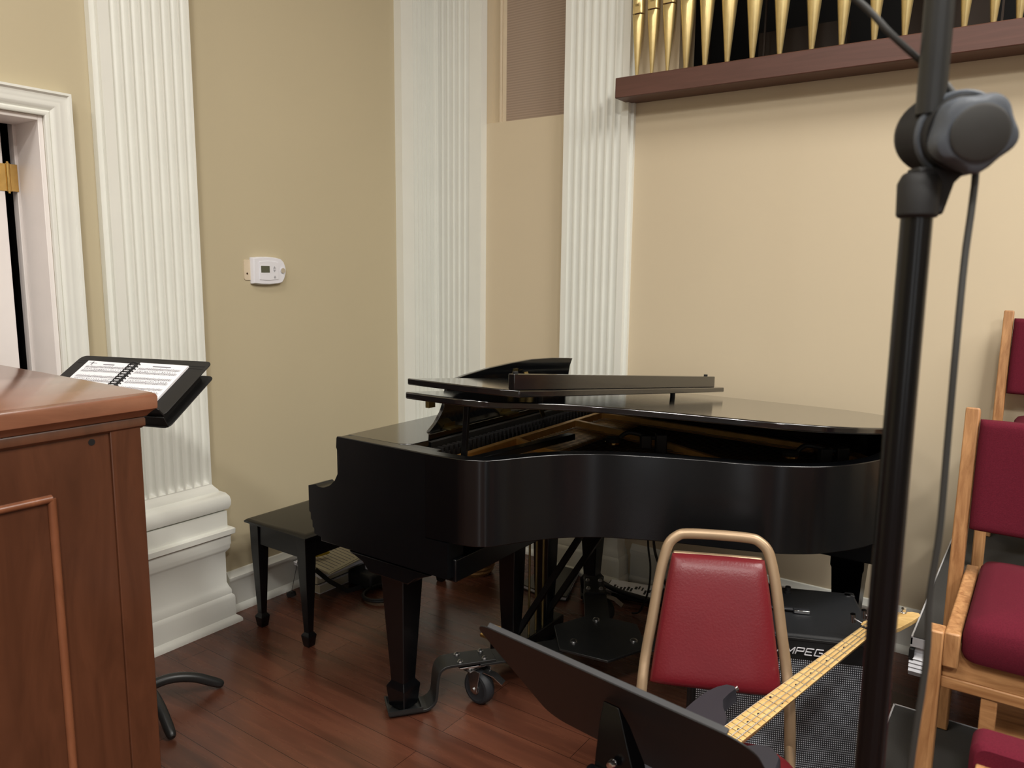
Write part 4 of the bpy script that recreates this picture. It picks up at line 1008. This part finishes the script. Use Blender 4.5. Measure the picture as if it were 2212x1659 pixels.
# ================================================================== OAK CHAIRS
def oak_chair(lab, x, y, z):
    t = thing('oak_chair', lab, 'chair', (x, y, z), 0, 'burgundy oak chairs on the risers')
    Wd = .52; T_ = .034
    for s in (0, 1):
        x0 = s*(Wd-T_); inx = (x0+T_, x0+T_+.030) if s == 0 else (x0-.030, x0)
        m_ = MB(); m_.prism([(0, 0), (.04, 0), (.042, .43), (-.002, .43)], 'x', x0, x0+T_); m_.build('leg', M['oak'], t, world=False, bevel=.004)
        m_ = MB(); m_.prism([(.395, 0), (.435, 0), (.430, .42), (.475, .835), (.440, .845), (.392, .43)], 'x', x0, x0+T_-.002); m_.build('back_post', M['oak'], t, world=False, bevel=.004)
        m_ = MB(); m_.box(inx[0], inx[1], .0, .47, .355, .432); m_.build('side_rail', M['oak'], t, world=False, bevel=.004)
    m_ = MB(); m_.box(T_, Wd-T_, .020, .045, .325, .408); m_.box(T_, Wd-T_, .018, .060, .300, .326); m_.build('front_rail', M['oakh'], t, world=False, bevel=.003)
    m_ = MB(); m_.box(T_+.065, T_+.092, .022, .36, .215, .301); m_.box(Wd-T_-.092, Wd-T_-.065, .022, .36, .215, .301); m_.box(T_+.065, Wd-T_-.065, .022, .36, .205, .222); 
    m_ = MB(); m_.box(T_+.075, T_+.105, .022, .05, .195, .301); m_.box(Wd-T_-.105, Wd-T_-.075, .022, .05, .195, .301); m_.box(T_+.075, Wd-T_-.075, .022, .05, .180, .205); m_.box(T_+.075, Wd-T_-.075, .05, .36, .185, .197); m_.build('book_rack', M['oakh'], t, world=False, bevel=.003)
    m_ = MB(); m_.box(T_, Wd-T_, .40, .425, .33, .41); m_.build('rear_rail', M['oakh'], t, world=False, bevel=.003)
    m_ = MB(); c0, c1 = T_+.030, Wd-T_-.030
    sp = rrect(c0+.001, c1-.001, -.008, .455, .03, 5)
    cx_, cy_ = (c0+c1)/2, .22
    def rr(k, z): return [(cx_+(a-cx_)*k, cy_+(b-cy_)*k, z) for a, b in sp]
    m_.loft([rr(.97, .38), rr(1, .395), rr(1, .425), rr(.985, .448), rr(.94, .462), rr(.80, .474), rr(.5, .480)]); m_.build('seat_cushion', M['fabric'], t, world=False)
    m_ = MB(); 
    def by(zz): return .395+(zz-.43)*.115
    def bk2(a, b, h): z = .68+b*.137; return (Wd/2+a*(Wd/2-T_+.001), by(z)+.008-h*.026, z)
    pillow(m_, bk2, 20, 40, back=.8, ck=.004); m_.build('backrest_pad', M['fabric'], t, world=False, angle=80)
    return t
oak_chair('oak chair with burgundy cushions on the lower riser, its open rack visible under the seat', -.162, 1.765, .3875)
oak_chair('oak chair with burgundy cushions on the tall riser against the wall', -.155, 2.90, .5875)
cc = thing('upholstered_chair', 'burgundy upholstered chair back cut off at the lower right corner', 'chair', (.17, 1.15, 0))
m_ = MB()
rp = rrect(-.047, .42, .44, .832, .02, 5)
m_.loft([[(a, 1.36+o_, b) for a, b in ins(rp, k)] for o_, k in ((.035, .97), (.028, 1), (-.02, 1), (-.03, .97))]); m_.build('backrest_pad', M['fabric'], cc)
m_ = MB(); m_.prism(rrect(-.04, .41, .88, 1.33, .04, 5), 'z', .40, .47); m_.build('seat_cushion', M['fabric'], cc, bevel=.01)
for x in (-.02, .385):
    for y in (.91, 1.33):
        m_ = MB(); m_.box(x-.017, x+.017, y-.017, y+.017, 0, .42 if y < 1 else .80); m_.build('leg', M['oak'], cc, bevel=.003)

# ================================================================== MICROPHONE STAND (foreground)
mp = (-.111, .792)
mk = thing('microphone_stand', 'tall black microphone stand pole with clutch and knob in the right foreground', 'microphone stand', (mp[0], mp[1], 0))
rg = Vector((.817, .577, .010)); dn = Vector((.093, -.114, -.989)); fw_ = Vector((-.569, .809, -.147))
m_ = MB(); m_.cyl((mp[0], mp[1], .02), (mp[0], mp[1], 1.622), .0135, n=32); m_.build('lower_tube', M['black'], mk)
m_ = MB(); m_.lathe([(.0005, 0), (.14, 0), (.142, .012), (.12, .024), (.02, .03), (.018, .05), (.0005, .05)], (mp[0], mp[1], 0), n=48); m_.build('round_base', M['blackmetal'], mk)
def bpt(px_, py_, d=.80):      # helper around the clutch: offsets in metres from the pole axis point at z=1.66
    return Vector((mp[0], mp[1], 1.66))+rg*px_-dn*py_
m_ = MB()
C = Vector((mp[0], mp[1], 0))
m_.tube([(mp[0], mp[1], 1.610), (mp[0], mp[1], 1.640), (mp[0], mp[1], 1.650)], [.0175, .0185, .014], 24)
m_.loft([[Vector((mp[0], mp[1], z))+rg*a+Vector((rg.y, -rg.x, 0))*b for a, b in ((x0, -.012), (x1, -.012), (x1, .012), (x0, .012))] for z, x0, x1 in ((1.612, -.004, .018), (1.640, -.005, .026), (1.654, -.008, .040))])
m_.build('clutch_sleeve', M['blackmatte'], mk, bevel=.003)
ctr = Vector((mp[0], mp[1], 1.680))+rg*.027-fw_*.012
vr = (ctr-Vector((0, 0, 1.56))).normalized(); axd = (-vr+rg*.34+Vector((0, 0, .02))).normalized()
ya = Vector((0, 0, 1)); ya = (ya-axd*ya.dot(axd)).normalized(); xa = ya.cross(axd)
KM = Matrix((xa, ya, axd)).transposed().to_4x4(); KM.translation = ctr
def lobed(r, z, lob=.10, n=48): return [((r*(1+lob*math.cos(5*(2*PI*k/n)+1.0)))*math.cos(2*PI*k/n), (r*(1+lob*math.cos(5*(2*PI*k/n)+1.0)))*math.sin(2*PI*k/n), z) for k in range(n)]
m_ = MB(); m_.loft([lobed(.026, .006, .0), lobed(.031, .012, .05), lobed(.032, .028, .07), lobed(.030, .036, .07), lobed(.026, .039, .03)], m=KM); m_.build('tension_knob', M['knob'], mk); KN = bpy.data.objects['tension_knob']
m_ = MB(); m_.lathe([(.0228, .0385), (.0233, .041), (.021, .0425), (.001, .042)], m=KM, n=36); m_.build('knob_cap', M['knobdark'], KN)
m_ = MB(); m_.lathe([(.001, -.046), (.028, -.046), (.033, -.040), (.035, -.028), (.035, -.006), (.032, .002), (.032, .010), (.001, .010)], m=KM, n=40)
m_.v = [p-rg*.012 if (KM.inverted() @ p).z < -.012 else p for p in m_.v]
m_.build('clutch_disc', M['blackmatte'], mk)
m_ = MB(); m_.lathe([(.0355, -.010), (.037, -.008), (.037, -.004), (.0355, -.002)], m=KM, n=40); m_.build('clutch_ring', M['knob'], mk)
m_ = MB(); b0 = Vector((mp[0], mp[1], 1.70))+rg*.004; m_.tube([b0, b0+Vector((0, 0, .9))], .0122, 28); m_.build('boom_tube', M['blackmetal'], mk)
# mic cable
cb = [(-.25, .76, 1.87), (-.173, .781, 1.804), (-.143, .787, 1.771), (-.114, .792+.016, 1.743), (-.093, .797, 1.719), (-.074, .806, 1.685), (-.069, .800, 1.651), (-.069, .797, 1.617), (-.070, .790, 1.573), (-.069, .777, 1.496), (-.0685, .777, 1.413),
      (-.068, .777, 1.327), (-.071, .777, 1.264), (-.069, .777, 1.196), (-.075, .78, 1.0), (-.07, .80, .5), (-.04, .86, .05), (.05, .95, .008), (.3, 1.0, .008)]
m_ = MB(); m_.tube(smooth(cb, 5), .0030, 10); tag(m_.build('microphone_cable', M['knobdark']), 'thin dark microphone cable wrapped over the stand knob and hanging down', 'cable')

# ================================================================== LIGHTS
def area(name, loc, size, power, color, rot=(0, 0, 0), sy=None):
    l = bpy.data.lights.new(name, 'AREA'); l.energy = power; l.color = color; l.size = size
    if sy: l.shape = 'RECTANGLE'; l.size_y = sy
    o = bpy.data.objects.new(name, l); col.objects.link(o); o.location = loc; o.rotation_euler = rot; return o
warm = (1.0, .965, .91)
for i, (x, y, e, sz) in enumerate(((-1.3, .1, 38, .6), (1.2, 1.7, 112, 1.1), (.52, -1.6, 100, .45), (-1.6, -2.4, 60, 1.0), (2.3, -1.3, 95, .45), (2.8, 2.1, 90, 1.1))):
    area('ceiling_light', (x, y, TOP-.03), sz, e, warm)
for (x, y, rz) in ((1.55, -4.15, 0), (4.0, -3.4, R(50))):       # tall strip lights added behind the camera for piano rim streaks
    o = area('rim_streak_light', (x, y, 1.9), .22, 14, (.92, .96, 1.0), (R(90), 0, rz), 2.6)
    o.rotation_euler = (R(-90), 0, rz) if False else (R(90), 0, rz)
wd = bpy.data.worlds.new('world'); bpy.context.scene.world = wd; wd.use_nodes = True
wd.node_tree.nodes['Background'].inputs[0].default_value = (1, .95, .88, 1); wd.node_tree.nodes['Background'].inputs[1].default_value = .2

# ================================================================== CAMERA
cam = bpy.data.cameras.new('camera'); co = bpy.data.objects.new('camera', cam); col.objects.link(co)
cam.sensor_width = 36; cam.lens = 1661/2212*36; cam.clip_start = .05
vd = Vector((990-1106, 12000-829.5, 1661)).normalized()
yx = 2290-1106; yy = -(yx*vd.x+1661*vd.z)/vd.y
Yc = Vector((yx, yy, 1661)).normalized(); Zc = -vd; Xc = Yc.cross(Zc)
right = Vector((Xc.x, Yc.x, Zc.x)); down = Vector((Xc.y, Yc.y, Zc.y)); fwd = Vector((Xc.z, Yc.z, Zc.z))
mm = Matrix((right, -down, -fwd)).transposed().to_4x4(); mm.translation = Vector((0, 0, 1.56)); co.matrix_world = mm
cam.dof.use_dof = True; cam.dof.focus_distance = 2.7; cam.dof.aperture_fstop = 7.0
sc = bpy.context.scene; sc.camera = co
sc.view_settings.view_transform = 'Standard'; sc.view_settings.look = 'None'; sc.view_settings.exposure = 0; sc.view_settings.gamma = 1
sc.cycles.max_bounces = 6
